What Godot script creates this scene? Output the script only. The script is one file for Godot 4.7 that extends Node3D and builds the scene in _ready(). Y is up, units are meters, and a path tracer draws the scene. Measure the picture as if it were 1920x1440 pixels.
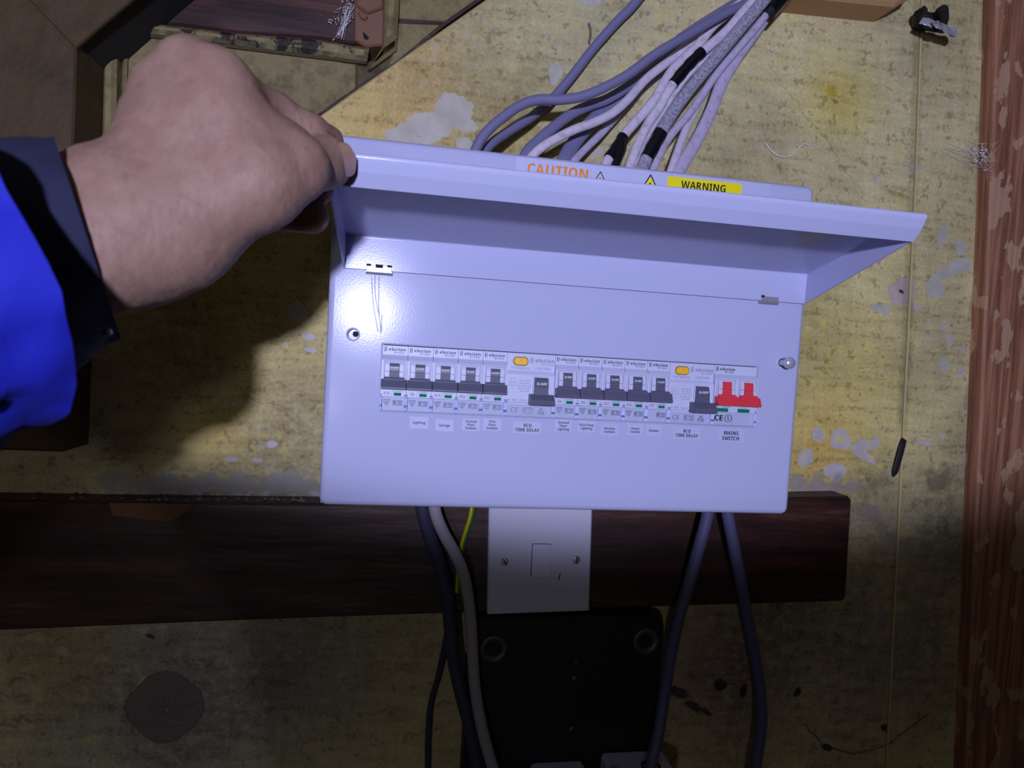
extends Node3D
# A consumer unit on the wall of an understairs cupboard, its lid held open by a hand.
# World axes: x along the unit's front, y up, z out of the wall; metres; the origin is the unit's lower left front corner.

const FOCAL := 1220.0
var cam_basis: Basis
var cam_at := Vector3(0.05555567, 0.11664919, 0.46874714)
var M := {}
var texts := {}
var glyphs := {}
const WALL := -0.11


# ---------------------------------------------------------------- places
func at(px: float, py: float, z: float) -> Vector3:      # the point at depth z on the line of sight of a pixel of the 1920 x 1440 photograph
	var d := cam_basis * Vector3((px - 960.0) / FOCAL, (720.0 - py) / FOCAL, -1.0)
	return cam_at + d * ((z - cam_at.z) / d.z)


func at2(px: float, py: float, z: float) -> Vector2:
	var p := at(px, py, z)
	return Vector2(p.x, p.y)


func poly_at(a: Array, z: float) -> PackedVector2Array:
	var r := PackedVector2Array()
	for k in range(0, a.size(), 2):
		r.append(at2(a[k], a[k + 1], z))
	return r


# ---------------------------------------------------------------- objects
func tag(o: Node, label: String, category := "", group := "", kind := "") -> void:
	if label != "": o.set_meta("label", label)
	if category != "": o.set_meta("category", category)
	if group != "": o.set_meta("group", group)
	if kind != "": o.set_meta("kind", kind)


func numbered(called: String, parent: Node) -> String:
	if not parent.has_node(called): return called
	var k := 1
	while parent.has_node("%s_%03d" % [called, k]): k += 1
	return "%s_%03d" % [called, k]


func base(called: String, where := Vector3.ZERO, parent: Node = self) -> Node3D:
	var o := Node3D.new()
	o.name = numbered(called, parent)
	parent.add_child(o, true)
	o.position = where
	return o


func mesh_of(called: String, mesh: Mesh, mat: Material, parent: Node = self) -> MeshInstance3D:
	var o := MeshInstance3D.new()
	o.name = numbered(called, parent)
	o.mesh = mesh
	o.material_override = mat
	parent.add_child(o, true)
	return o


func put(called: String, st: SurfaceTool, mat: Material, parent: Node = self) -> MeshInstance3D:
	return mesh_of(called, st.commit(), mat, parent)


func mb() -> SurfaceTool:
	var st := SurfaceTool.new()
	st.begin(Mesh.PRIMITIVE_TRIANGLES)
	return st


# ---------------------------------------------------------------- shapes
func vert(st: SurfaceTool, p: Vector3, n: Vector3, uv := Vector2.ZERO) -> void:
	st.set_normal(n)
	st.set_uv(uv)
	st.add_vertex(p)


func tri(st: SurfaceTool, a: Vector3, b: Vector3, c: Vector3, towards: Vector3) -> void:   # a flat triangle whose front looks along «towards»
	var n := (b - a).cross(c - a)
	if n.length_squared() < 1e-20: return
	n = n.normalized()
	if n.dot(towards) > 0.0:
		vert(st, a, n); vert(st, c, n); vert(st, b, n)
	else:
		vert(st, a, -n); vert(st, b, -n); vert(st, c, -n)


func quad(st: SurfaceTool, a: Vector3, b: Vector3, c: Vector3, d: Vector3, towards: Vector3) -> void:
	tri(st, a, b, c, towards)
	tri(st, a, c, d, towards)


func smooth_tri(st: SurfaceTool, p: Array, n: Array) -> void:
	var f: Vector3 = (p[1] - p[0]).cross(p[2] - p[0])
	if f.length_squared() < 1e-22: return
	var order := [0, 2, 1] if f.dot(n[0] + n[1] + n[2]) > 0.0 else [0, 1, 2]
	for k in order: vert(st, p[k], n[k])


func smooth_grid(st: SurfaceTool, rows: Array, normals: Array, closed := false) -> void:
	for i in rows.size() - 1:
		var w: int = rows[i].size()
		for j in (w if closed else w - 1):
			var k := (j + 1) % w
			smooth_tri(st, [rows[i][j], rows[i][k], rows[i + 1][k]], [normals[i][j], normals[i][k], normals[i + 1][k]])
			smooth_tri(st, [rows[i][j], rows[i + 1][k], rows[i + 1][j]], [normals[i][j], normals[i + 1][k], normals[i + 1][j]])


func corner(xf: Transform3D, m: Vector3, h: Vector3, c: float, s: Vector3, axis: int) -> Vector3:
	var p := Vector3(s.x * (h.x - c), s.y * (h.y - c), s.z * (h.z - c))
	p[axis] = s[axis] * h[axis]
	return xf * (m + p)


func box(st: SurfaceTool, lo: Vector3, hi: Vector3, c := 0.0002, xf := Transform3D()) -> void:   # a box with chamfered edges
	var m := (lo + hi) / 2.0
	var h := (hi - lo) / 2.0
	c = minf(c, minf(h.x, minf(h.y, h.z)) * 0.9)
	var mid := xf * m
	for axis in 3:
		var u := (axis + 1) % 3
		var w := (axis + 2) % 3
		for s in [-1.0, 1.0]:
			var q := []
			for e in [[-1, -1], [1, -1], [1, 1], [-1, 1]]:
				var g := Vector3.ZERO
				g[axis] = s; g[u] = e[0]; g[w] = e[1]
				q.append(corner(xf, m, h, c, g, axis))
			quad(st, q[0], q[1], q[2], q[3], (q[0] + q[2]) / 2.0 - mid)
			for t in [-1.0, 1.0]:          # the chamfer between faces «axis» and «u»
				var g0 := Vector3.ZERO
				g0[axis] = s; g0[u] = t; g0[w] = -1
				var g1 := g0
				g1[w] = 1
				var a: Vector3 = corner(xf, m, h, c, g0, axis)
				var b: Vector3 = corner(xf, m, h, c, g1, axis)
				var d: Vector3 = corner(xf, m, h, c, g1, u)
				var e2: Vector3 = corner(xf, m, h, c, g0, u)
				quad(st, a, b, d, e2, (a + d) / 2.0 - mid - (xf.basis[w].normalized() * ((a + d) / 2.0 - mid).dot(xf.basis[w].normalized())))
	for sx in [-1, 1]:
		for sy in [-1, 1]:
			for sz in [-1, 1]:
				var s := Vector3(sx, sy, sz)
				tri(st, corner(xf, m, h, c, s, 0), corner(xf, m, h, c, s, 1), corner(xf, m, h, c, s, 2), xf * (m + s * h) - mid)


func ccw(p: PackedVector2Array) -> PackedVector2Array:
	var r := p.duplicate()
	if Geometry2D.is_polygon_clockwise(r): r.reverse()
	return r


func inset(p: PackedVector2Array, d: float) -> PackedVector2Array:   # p runs counter-clockwise
	var r := PackedVector2Array()
	var n := p.size()
	for k in n:
		var e0 := (p[k] - p[(k + n - 1) % n]).normalized()
		var e1 := (p[(k + 1) % n] - p[k]).normalized()
		var n0 := Vector2(-e0.y, e0.x)
		var n1 := Vector2(-e1.y, e1.x)
		r.append(p[k] + (n0 + n1) / maxf(0.35, 1.0 + n0.dot(n1)) * d)
	return r


func face(st: SurfaceTool, p: PackedVector2Array, z: float, towards: float, on_wall := false) -> void:
	var ix := Geometry2D.triangulate_polygon(p)
	for k in range(0, ix.size(), 3):
		var v := [p[ix[k]], p[ix[k + 1]], p[ix[k + 2]]]
		var turn: float = (v[1] - v[0]).cross(v[2] - v[0])
		if (turn > 0.0) == (towards > 0.0): v.reverse()
		for q in v: vert(st, Vector3(q.x, q.y, z), Vector3(0, 0, towards), wall_uv(q) if on_wall else Vector2.ZERO)


func prism(st: SurfaceTool, poly: PackedVector2Array, z0: float, z1: float, bevel := 0.0, on_wall := false) -> void:   # an outline in x and y with thickness in z
	var p := ccw(poly)
	var q := inset(p, bevel) if bevel > 0.0 else p
	face(st, q, z1, 1.0, on_wall)
	face(st, p, z0, -1.0, on_wall)
	for k in p.size():
		var j := (k + 1) % p.size()
		var e := p[j] - p[k]
		var out := Vector3(e.y, -e.x, 0).normalized()
		quad(st, Vector3(p[k].x, p[k].y, z0), Vector3(p[j].x, p[j].y, z0), Vector3(p[j].x, p[j].y, z1 - bevel), Vector3(p[k].x, p[k].y, z1 - bevel), out)
		if bevel > 0.0:
			quad(st, Vector3(p[k].x, p[k].y, z1 - bevel), Vector3(p[j].x, p[j].y, z1 - bevel), Vector3(q[j].x, q[j].y, z1), Vector3(q[k].x, q[k].y, z1), out + Vector3(0, 0, 1))


func rounded(lo: Vector2, hi: Vector2, r: float, n := 5) -> PackedVector2Array:
	var p := PackedVector2Array()
	for k in 4:
		var c := Vector2(hi.x - r if k in [0, 3] else lo.x + r, hi.y - r if k in [0, 1] else lo.y + r)
		for j in n + 1:
			var a := (k + j / float(n)) * PI / 2.0
			p.append(c + Vector2(cos(a), sin(a)) * r)
	return p


func disc_poly(c: Vector2, r: float, n := 20) -> PackedVector2Array:
	var p := PackedVector2Array()
	for k in n: p.append(c + Vector2(cos(TAU * k / n), sin(TAU * k / n)) * r)
	return p


func across(st: SurfaceTool, pts: Array, x0: float, x1: float) -> void:   # an outline in (y, z) drawn out along x, flat faces
	var p := PackedVector2Array(pts)
	p = ccw(p)
	var ix := Geometry2D.triangulate_polygon(p)
	for k in range(0, ix.size(), 3):
		for x in [x0, x1]:
			tri(st, Vector3(x, p[ix[k]].x, p[ix[k]].y), Vector3(x, p[ix[k + 1]].x, p[ix[k + 1]].y), Vector3(x, p[ix[k + 2]].x, p[ix[k + 2]].y), Vector3(-1 if x == x0 else 1, 0, 0))
	for k in p.size():
		var a := p[k]
		var b := p[(k + 1) % p.size()]
		quad(st, Vector3(x0, a.x, a.y), Vector3(x0, b.x, b.y), Vector3(x1, b.x, b.y), Vector3(x1, a.x, a.y), Vector3(0, b.y - a.y, a.x - b.x))


func curve_points(pts: Array, step := 0.004) -> Array:   # a smooth line through the points
	var r := []
	for i in pts.size() - 1:
		var p0: Vector3 = pts[maxi(i - 1, 0)]
		var p1: Vector3 = pts[i]
		var p2: Vector3 = pts[i + 1]
		var p3: Vector3 = pts[mini(i + 2, pts.size() - 1)]
		var n := maxi(1, int(p1.distance_to(p2) / step))
		for k in n: r.append(p1.cubic_interpolate(p2, p0, p3, k / float(n)))
	r.append(pts[-1])
	return r


func tube(st: SurfaceTool, line: Array, rx, rz := -1.0, sides := 14, up := Vector3(0, 0, 1), caps := true) -> void:   # rx may be a number or one per point
	var rows := []
	var normals := []
	for i in line.size():
		var d: Vector3 = (line[mini(i + 1, line.size() - 1)] - line[maxi(i - 1, 0)]).normalized()
		var s := d.cross(up).normalized()
		var u := s.cross(d).normalized()
		var a: float = rx[i] if rx is Array else rx
		var b := a if rz < 0.0 else rz
		var row := []
		var nrow := []
		for k in sides:
			var t := TAU * k / sides
			row.append(line[i] + s * cos(t) * a + u * sin(t) * b)
			nrow.append((s * cos(t) / a + u * sin(t) / b).normalized())
		rows.append(row)
		normals.append(nrow)
	smooth_grid(st, rows, normals, true)
	if caps:
		for e in [0, line.size() - 1]:
			var d: Vector3 = line[e] - line[1 if e == 0 else line.size() - 2]
			for k in sides: tri(st, line[e], rows[e][k], rows[e][(k + 1) % sides], d)


func lathe(st: SurfaceTool, prof: Array, xf: Transform3D, sides := 24, knurl := 0.0) -> void:   # (radius, height) turned round the z axis of xf
	var rows := []
	var normals := []
	for i in prof.size():
		var t: Vector2 = (prof[mini(i + 1, prof.size() - 1)] - prof[maxi(i - 1, 0)]).normalized()
		var row := []
		var nrow := []
		for k in sides:
			var a := TAU * k / sides
			var r: float = prof[i].x * (1.0 + knurl * cos(a * 18.0) if i > 0 and i < 4 else 1.0)
			row.append(xf * Vector3(cos(a) * r, sin(a) * r, prof[i].y))
			nrow.append((xf.basis * Vector3(cos(a) * t.y, sin(a) * t.y, -t.x)).normalized())
		rows.append(row)
		normals.append(nrow)
	smooth_grid(st, rows, normals, true)


func text_mesh(what: String, bold := true, weight := 400) -> TextMesh:
	var key := "%s|%s|%d" % [what, bold, weight]
	if not texts.has(key):
		var f := SystemFont.new()
		f.font_names = PackedStringArray(["Droid Sans"])
		f.font_weight = 700 if bold else weight
		var t := TextMesh.new()
		t.font = f
		t.text = what
		t.font_size = 32
		t.pixel_size = 0.01
		t.depth = 0.01
		t.curve_step = 4.0
		t.horizontal_alignment = HORIZONTAL_ALIGNMENT_CENTER
		t.vertical_alignment = VERTICAL_ALIGNMENT_CENTER
		texts[key] = t
	return texts[key]


func write(st: SurfaceTool, what: String, centre: Vector3, size: float, bold := true, stretch := 1.0) -> void:
	var key := "%s|%.6f|%s" % [what, size, bold]
	if not glyphs.has(key):
		var arrays := text_mesh(what, bold).surface_get_arrays(0)
		var v: PackedVector3Array = arrays[Mesh.ARRAY_VERTEX]
		var n: PackedVector3Array = arrays[Mesh.ARRAY_NORMAL]
		var out := []
		var scale_to := size / (0.714 * 32.0 * 0.01)
		for k in arrays[Mesh.ARRAY_INDEX]:
			if n[k].z > -0.5: out.append([Vector3(v[k].x * scale_to, v[k].y * scale_to, v[k].z * 0.006), n[k]])      # the backs lie against the surface
		glyphs[key] = out
	for q in glyphs[key]: vert(st, centre + Vector3(q[0].x * stretch, q[0].y, q[0].z), q[1])


# ---------------------------------------------------------------- materials
func mat(called: String, srgb: Color, rough := 0.6, extra := {}) -> StandardMaterial3D:
	var m := StandardMaterial3D.new()
	m.resource_name = called
	m.albedo_color = srgb
	m.roughness = rough
	for k in extra: m.set(k, extra[k])
	M[called] = m
	return m


func noise_bytes(w: int, h: int, seed_: int, freq: float, octaves := 4, squash := Vector2.ONE, kind := FastNoiseLite.TYPE_SIMPLEX_SMOOTH) -> PackedByteArray:
	var n := FastNoiseLite.new()
	n.seed = seed_
	n.noise_type = kind
	n.frequency = freq
	n.fractal_octaves = octaves
	var im: Image = n.get_seamless_image(maxi(8, int(w * squash.x)), maxi(8, int(h * squash.y)), false, false, 0.1, true) if w <= 512 else n.get_image(maxi(8, int(w * squash.x)), maxi(8, int(h * squash.y)), false, false, true)
	if squash != Vector2.ONE: im.resize(w, h, Image.INTERPOLATE_BILINEAR)
	im.convert(Image.FORMAT_L8)
	return im.get_data()


func noise_texture(seed_: int, freq: float, stops: Array, octaves := 5, size := 512, stretch := Vector2.ONE) -> ImageTexture:   # stops: [place, Color], ...
	var b := noise_bytes(size, size, seed_, freq, octaves, stretch)
	var b2 := noise_bytes(size, size, seed_ + 7, freq * 6.0, 3, stretch)
	var lut := PackedByteArray()
	for k in 256:
		var t := k / 255.0
		var c: Color = stops[-1][1]
		for i in stops.size() - 1:
			if t <= stops[i + 1][0]:
				c = stops[i][1].lerp(stops[i + 1][1], clampf((t - stops[i][0]) / (stops[i + 1][0] - stops[i][0]), 0, 1))
				break
		lut.append(int(c.r * 255)); lut.append(int(c.g * 255)); lut.append(int(c.b * 255))
	var out := PackedByteArray()
	out.resize(size * size * 3)
	for k in size * size:
		var v := clampi(b[k] + (b2[k] - 128) / 3, 0, 255) * 3
		out[k * 3] = lut[v]; out[k * 3 + 1] = lut[v + 1]; out[k * 3 + 2] = lut[v + 2]
	return ImageTexture.create_from_image(Image.create_from_data(size, size, false, Image.FORMAT_RGB8, out))


func bump_texture(seed_: int, freq: float, octaves := 4, size := 512, strength := 4.0, stretch := Vector2.ONE) -> ImageTexture:
	var im := Image.create_from_data(size, size, false, Image.FORMAT_L8, noise_bytes(size, size, seed_, freq, octaves, stretch))
	im.convert(Image.FORMAT_RGBA8)
	im.bump_map_to_normal_map(strength)
	return ImageTexture.create_from_image(im)


func planar(m: StandardMaterial3D, per_metre: float, in_world := true) -> StandardMaterial3D:
	m.uv1_triplanar = true
	m.uv1_world_triplanar = in_world
	m.uv1_scale = Vector3.ONE * per_metre
	return m


func make_materials() -> void:
	var peel := bump_texture(3, 0.03, 2, 512, 2.0)
	planar(mat("white_paint", Color8(180, 182, 214), 0.165, {"metallic_specular": 0.26, "normal_enabled": true, "normal_texture": peel, "normal_scale": 0.10}), 36.0)
	mat("module_plastic", Color8(196, 198, 222), 0.42)
	mat("module_dark", Color8(86, 86, 106), 0.42)
	mat("module_grey", Color8(120, 124, 150), 0.45)
	mat("toggle_red", Color8(222, 58, 68), 0.4)
	mat("indicator_green", Color8(8, 120, 84), 0.7, {"metallic_specular": 0.2})
	mat("button_yellow", Color8(250, 188, 22), 0.4)
	mat("clear_plastic", Color(0.75, 0.8, 0.92, 0.22), 0.08, {"transparency": BaseMaterial3D.TRANSPARENCY_ALPHA})
	mat("clip_plastic", Color8(205, 212, 250), 0.12)
	mat("print_dark", Color8(58, 60, 84), 0.6)
	mat("print_grey", Color8(128, 130, 158), 0.6)
	mat("print_black", Color8(12, 12, 18), 0.6)
	mat("print_white", Color8(235, 235, 240), 0.6)
	mat("sticker", Color8(185, 187, 219), 0.5)
	mat("caution_orange", Color8(232, 130, 0), 0.55)
	mat("warning_yellow", Color8(236, 222, 0), 0.5)
	mat("slot_black", Color8(8, 8, 12), 0.8)
	mat("chrome", Color8(214, 214, 226), 0.22, {"metallic": 0.55})
	mat("dull_metal", Color8(176, 172, 176), 0.35, {"metallic": 0.5})
	mat("dark_iron", Color8(45, 40, 42), 0.6, {"metallic": 0.4})
	mat("brass_ring", Color8(92, 86, 74), 0.5, {"metallic": 0.5})
	mat("switch_plastic", Color8(200, 198, 216), 0.3)
	mat("cable_blue_grey", Color8(118, 116, 152), 0.5)
	mat("cable_dark", Color8(58, 56, 76), 0.5)
	var grime := noise_texture(41, 0.02, [[0.0, Color8(178, 170, 172)], [0.3, Color8(208, 202, 210)], [0.7, Color8(222, 216, 226)], [1.0, Color8(204, 196, 204)]], 5, 256)
	planar(mat("cable_white", Color8(245, 240, 250), 0.55, {"albedo_texture": grime}), 20.0)
	planar(mat("cable_lilac", Color8(224, 219, 240), 0.5, {"albedo_texture": grime}), 20.0)
	var speck := noise_texture(43, 0.05, [[0.0, Color8(110, 108, 118)], [0.45, Color8(140, 138, 152)], [0.55, Color8(172, 168, 180)], [1.0, Color8(180, 176, 190)]], 5, 256)
	planar(mat("cable_speckled", Color8(245, 245, 255), 0.6, {"albedo_texture": speck}), 25.0)
	mat("tape_black", Color8(16, 16, 24), 0.22)
	mat("earth_green", Color8(40, 110, 40), 0.5)
	mat("earth_yellow", Color8(196, 178, 30), 0.5)
	var old := noise_texture(11, 0.012, [[0.0, Color8(128, 114, 84)], [0.35, Color8(166, 152, 112)], [0.6, Color8(184, 170, 128)], [1.0, Color8(150, 140, 112)]], 6, 512)
	var oldn := bump_texture(12, 0.02, 5, 512, 5.0)
	planar(mat("old_cream", Color8(188, 184, 162), 0.7, {"albedo_texture": old, "normal_enabled": true, "normal_texture": oldn, "normal_scale": 0.5}), 5.0)
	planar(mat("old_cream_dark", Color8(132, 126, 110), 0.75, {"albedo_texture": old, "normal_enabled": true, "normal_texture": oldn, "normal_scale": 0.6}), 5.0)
	var worn := noise_texture(17, 0.014, [[0.0, Color8(40, 32, 36)], [0.40, Color8(52, 42, 42)], [0.46, Color8(150, 140, 106)], [1.0, Color8(186, 174, 128)]], 6, 512)
	planar(mat("worn_moulding", Color8(200, 196, 176), 0.7, {"albedo_texture": worn, "normal_enabled": true, "normal_texture": oldn, "normal_scale": 0.8}), 6.0)
	var box_paint := noise_texture(19, 0.006, [[0.0, Color8(140, 112, 72)], [0.5, Color8(168, 138, 94)], [1.0, Color8(156, 132, 104)]], 6, 512)
	planar(mat("brown_cream", Color8(112, 107, 80), 0.65, {"albedo_texture": box_paint, "normal_enabled": true, "normal_texture": oldn, "normal_scale": 0.3}), 3.0)
	var dark_wood := noise_texture(23, 0.02, [[0.0, Color8(38, 22, 20)], [0.5, Color8(66, 40, 34)], [0.8, Color8(84, 54, 44)], [1.0, Color8(110, 84, 70)]], 5, 512, Vector2(0.12, 1.0))
	planar(mat("dark_wood", Color8(235, 230, 230), 0.5, {"albedo_texture": dark_wood, "normal_enabled": true, "normal_texture": bump_texture(24, 0.02, 4, 512, 3.0, Vector2(0.12, 1)), "normal_scale": 0.35}), 4.0)
	planar(mat("batten_wood", Color8(205, 186, 186), 0.5, {"albedo_texture": dark_wood, "normal_enabled": true, "normal_texture": bump_texture(26, 0.02, 4, 512, 3.0, Vector2(0.12, 1)), "normal_scale": 0.35}), 4.0)
	planar(mat("bracket_brown", Color8(118, 84, 62), 0.5), 4.0)
	mat("shade_black", Color8(30, 26, 28), 0.85)  # near-black put in for the shade behind the stair end
	mat("meter_board", Color8(16, 16, 26), 0.55)
	mat("dust", Color8(106, 100, 97), 0.95)
	mat("room_plaster", Color8(120, 112, 98), 0.9)
	mat("cobweb", Color8(225, 222, 225), 0.6)
	mat("chipped_wood", Color8(112, 78, 56), 0.8)
	mat("timber_end", Color8(176, 136, 92), 0.7)
	var skin := noise_texture(31, 0.012, [[0.0, Color8(160, 122, 106)], [0.4, Color8(170, 138, 116)], [0.65, Color8(178, 148, 124)], [1.0, Color8(164, 126, 112)]], 5, 512)
	planar(mat("skin", Color8(212, 204, 208), 0.66, {"albedo_texture": skin, "normal_enabled": true, "normal_texture": bump_texture(32, 0.05, 4, 512, 3.0, Vector2(1.0, 0.5)), "normal_scale": 0.5, "subsurf_scatter_enabled": true, "subsurf_scatter_strength": 0.12}), 9.0)
	mat("nail", Color8(188, 148, 130), 0.35)
	var weave := bump_texture(35, 0.09, 2, 256, 3.0)
	planar(mat("jacket_blue", Color8(6, 20, 158), 0.8, {"normal_enabled": true, "normal_texture": weave, "normal_scale": 0.3}), 40.0)
	planar(mat("cuff_navy", Color8(26, 30, 58), 0.85, {"normal_enabled": true, "normal_texture": weave, "normal_scale": 0.4}), 40.0)


# ---------------------------------------------------------------- the wall's paint: colour and relief over x -0.36 .. 0.70, y -0.36 .. 0.56
const WX := 1536
const WY := 1332
const WLO := Vector2(-0.36, -0.36)
const WHI := Vector2(0.70, 0.56)
var wall_rgb: PackedByteArray
var wall_high: PackedByteArray
var wall_warp: PackedByteArray


func wall_px(px: float, py: float) -> Vector2:
	var p := at2(px, py, WALL)
	return Vector2((p.x - WLO.x) / (WHI.x - WLO.x) * WX, (WHI.y - p.y) / (WHI.y - WLO.y) * WY)


func wall_uv(p: Vector2) -> Vector2:
	return Vector2((p.x - WLO.x) / (WHI.x - WLO.x), (WHI.y - p.y) / (WHI.y - WLO.y))


func blot(px: float, py: float, rx: float, ry: float, turn: float, c: Color, strength := 1.0, ragged := 0.5, relief := -26, soft := 0.06) -> void:   # a patch with a ragged edge
	var m := wall_px(px, py)
	var k := WX / (WHI.x - WLO.x) / 2090.0
	rx *= k; ry *= k
	var reach := maxf(rx, ry) * (1.2 + ragged)
	var cs := cos(turn)
	var sn := sin(turn)
	for y in range(maxi(0, int(m.y - reach)), mini(WY, int(m.y + reach) + 1)):
		for x in range(maxi(0, int(m.x - reach)), mini(WX, int(m.x + reach) + 1)):
			var dx := x - m.x
			var dy := y - m.y
			var u := (dx * cs + dy * sn) / rx
			var v := (-dx * sn + dy * cs) / ry
			var i := y * WX + x
			var e := 1.0 - sqrt(u * u + v * v) + (wall_warp[i] - 128) / 128.0 * ragged
			if e > 0.0:
				var a := clampf(e / soft, 0.0, 1.0) * strength
				var j := i * 3
				wall_rgb[j] = int(lerpf(wall_rgb[j], c.r8 + (wall_warp[i] - 128) * 0.1, a))
				wall_rgb[j + 1] = int(lerpf(wall_rgb[j + 1], c.g8 + (wall_warp[i] - 128) * 0.1, a))
				wall_rgb[j + 2] = int(lerpf(wall_rgb[j + 2], c.b8 + (wall_warp[i] - 128) * 0.1, a))
				wall_high[i] = clampi(wall_high[i] + int(relief * a), 0, 255)


func scratch(pts: Array, c: Color, wide := 0.6, strength := 0.8, relief := -30) -> void:
	for k in range(0, pts.size() - 2, 2):
		var a := wall_px(pts[k], pts[k + 1])
		var b := wall_px(pts[k + 2], pts[k + 3])
		var n := int(a.distance_to(b) * 1.5) + 1
		for t in n:
			var p := a.lerp(b, t / float(n))
			var wob := (wall_warp[clampi(int(p.y), 0, WY - 1) * WX + clampi(int(p.x), 0, WX - 1)] - 128) / 40.0
			p += Vector2(wob, -wob)
			for dy in range(-int(wide), int(wide) + 1):
				for dx in range(-int(wide), int(wide) + 1):
					var x := int(p.x) + dx
					var y := int(p.y) + dy
					if x < 0 or y < 0 or x >= WX or y >= WY or dx * dx + dy * dy > wide * wide + 0.3: continue
					var i := y * WX + x
					for ch in 3: wall_rgb[i * 3 + ch] = int(lerpf(wall_rgb[i * 3 + ch], [c.r8, c.g8, c.b8][ch], strength * 0.5))
					wall_high[i] = clampi(wall_high[i] + relief / 6, 0, 255)


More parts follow.
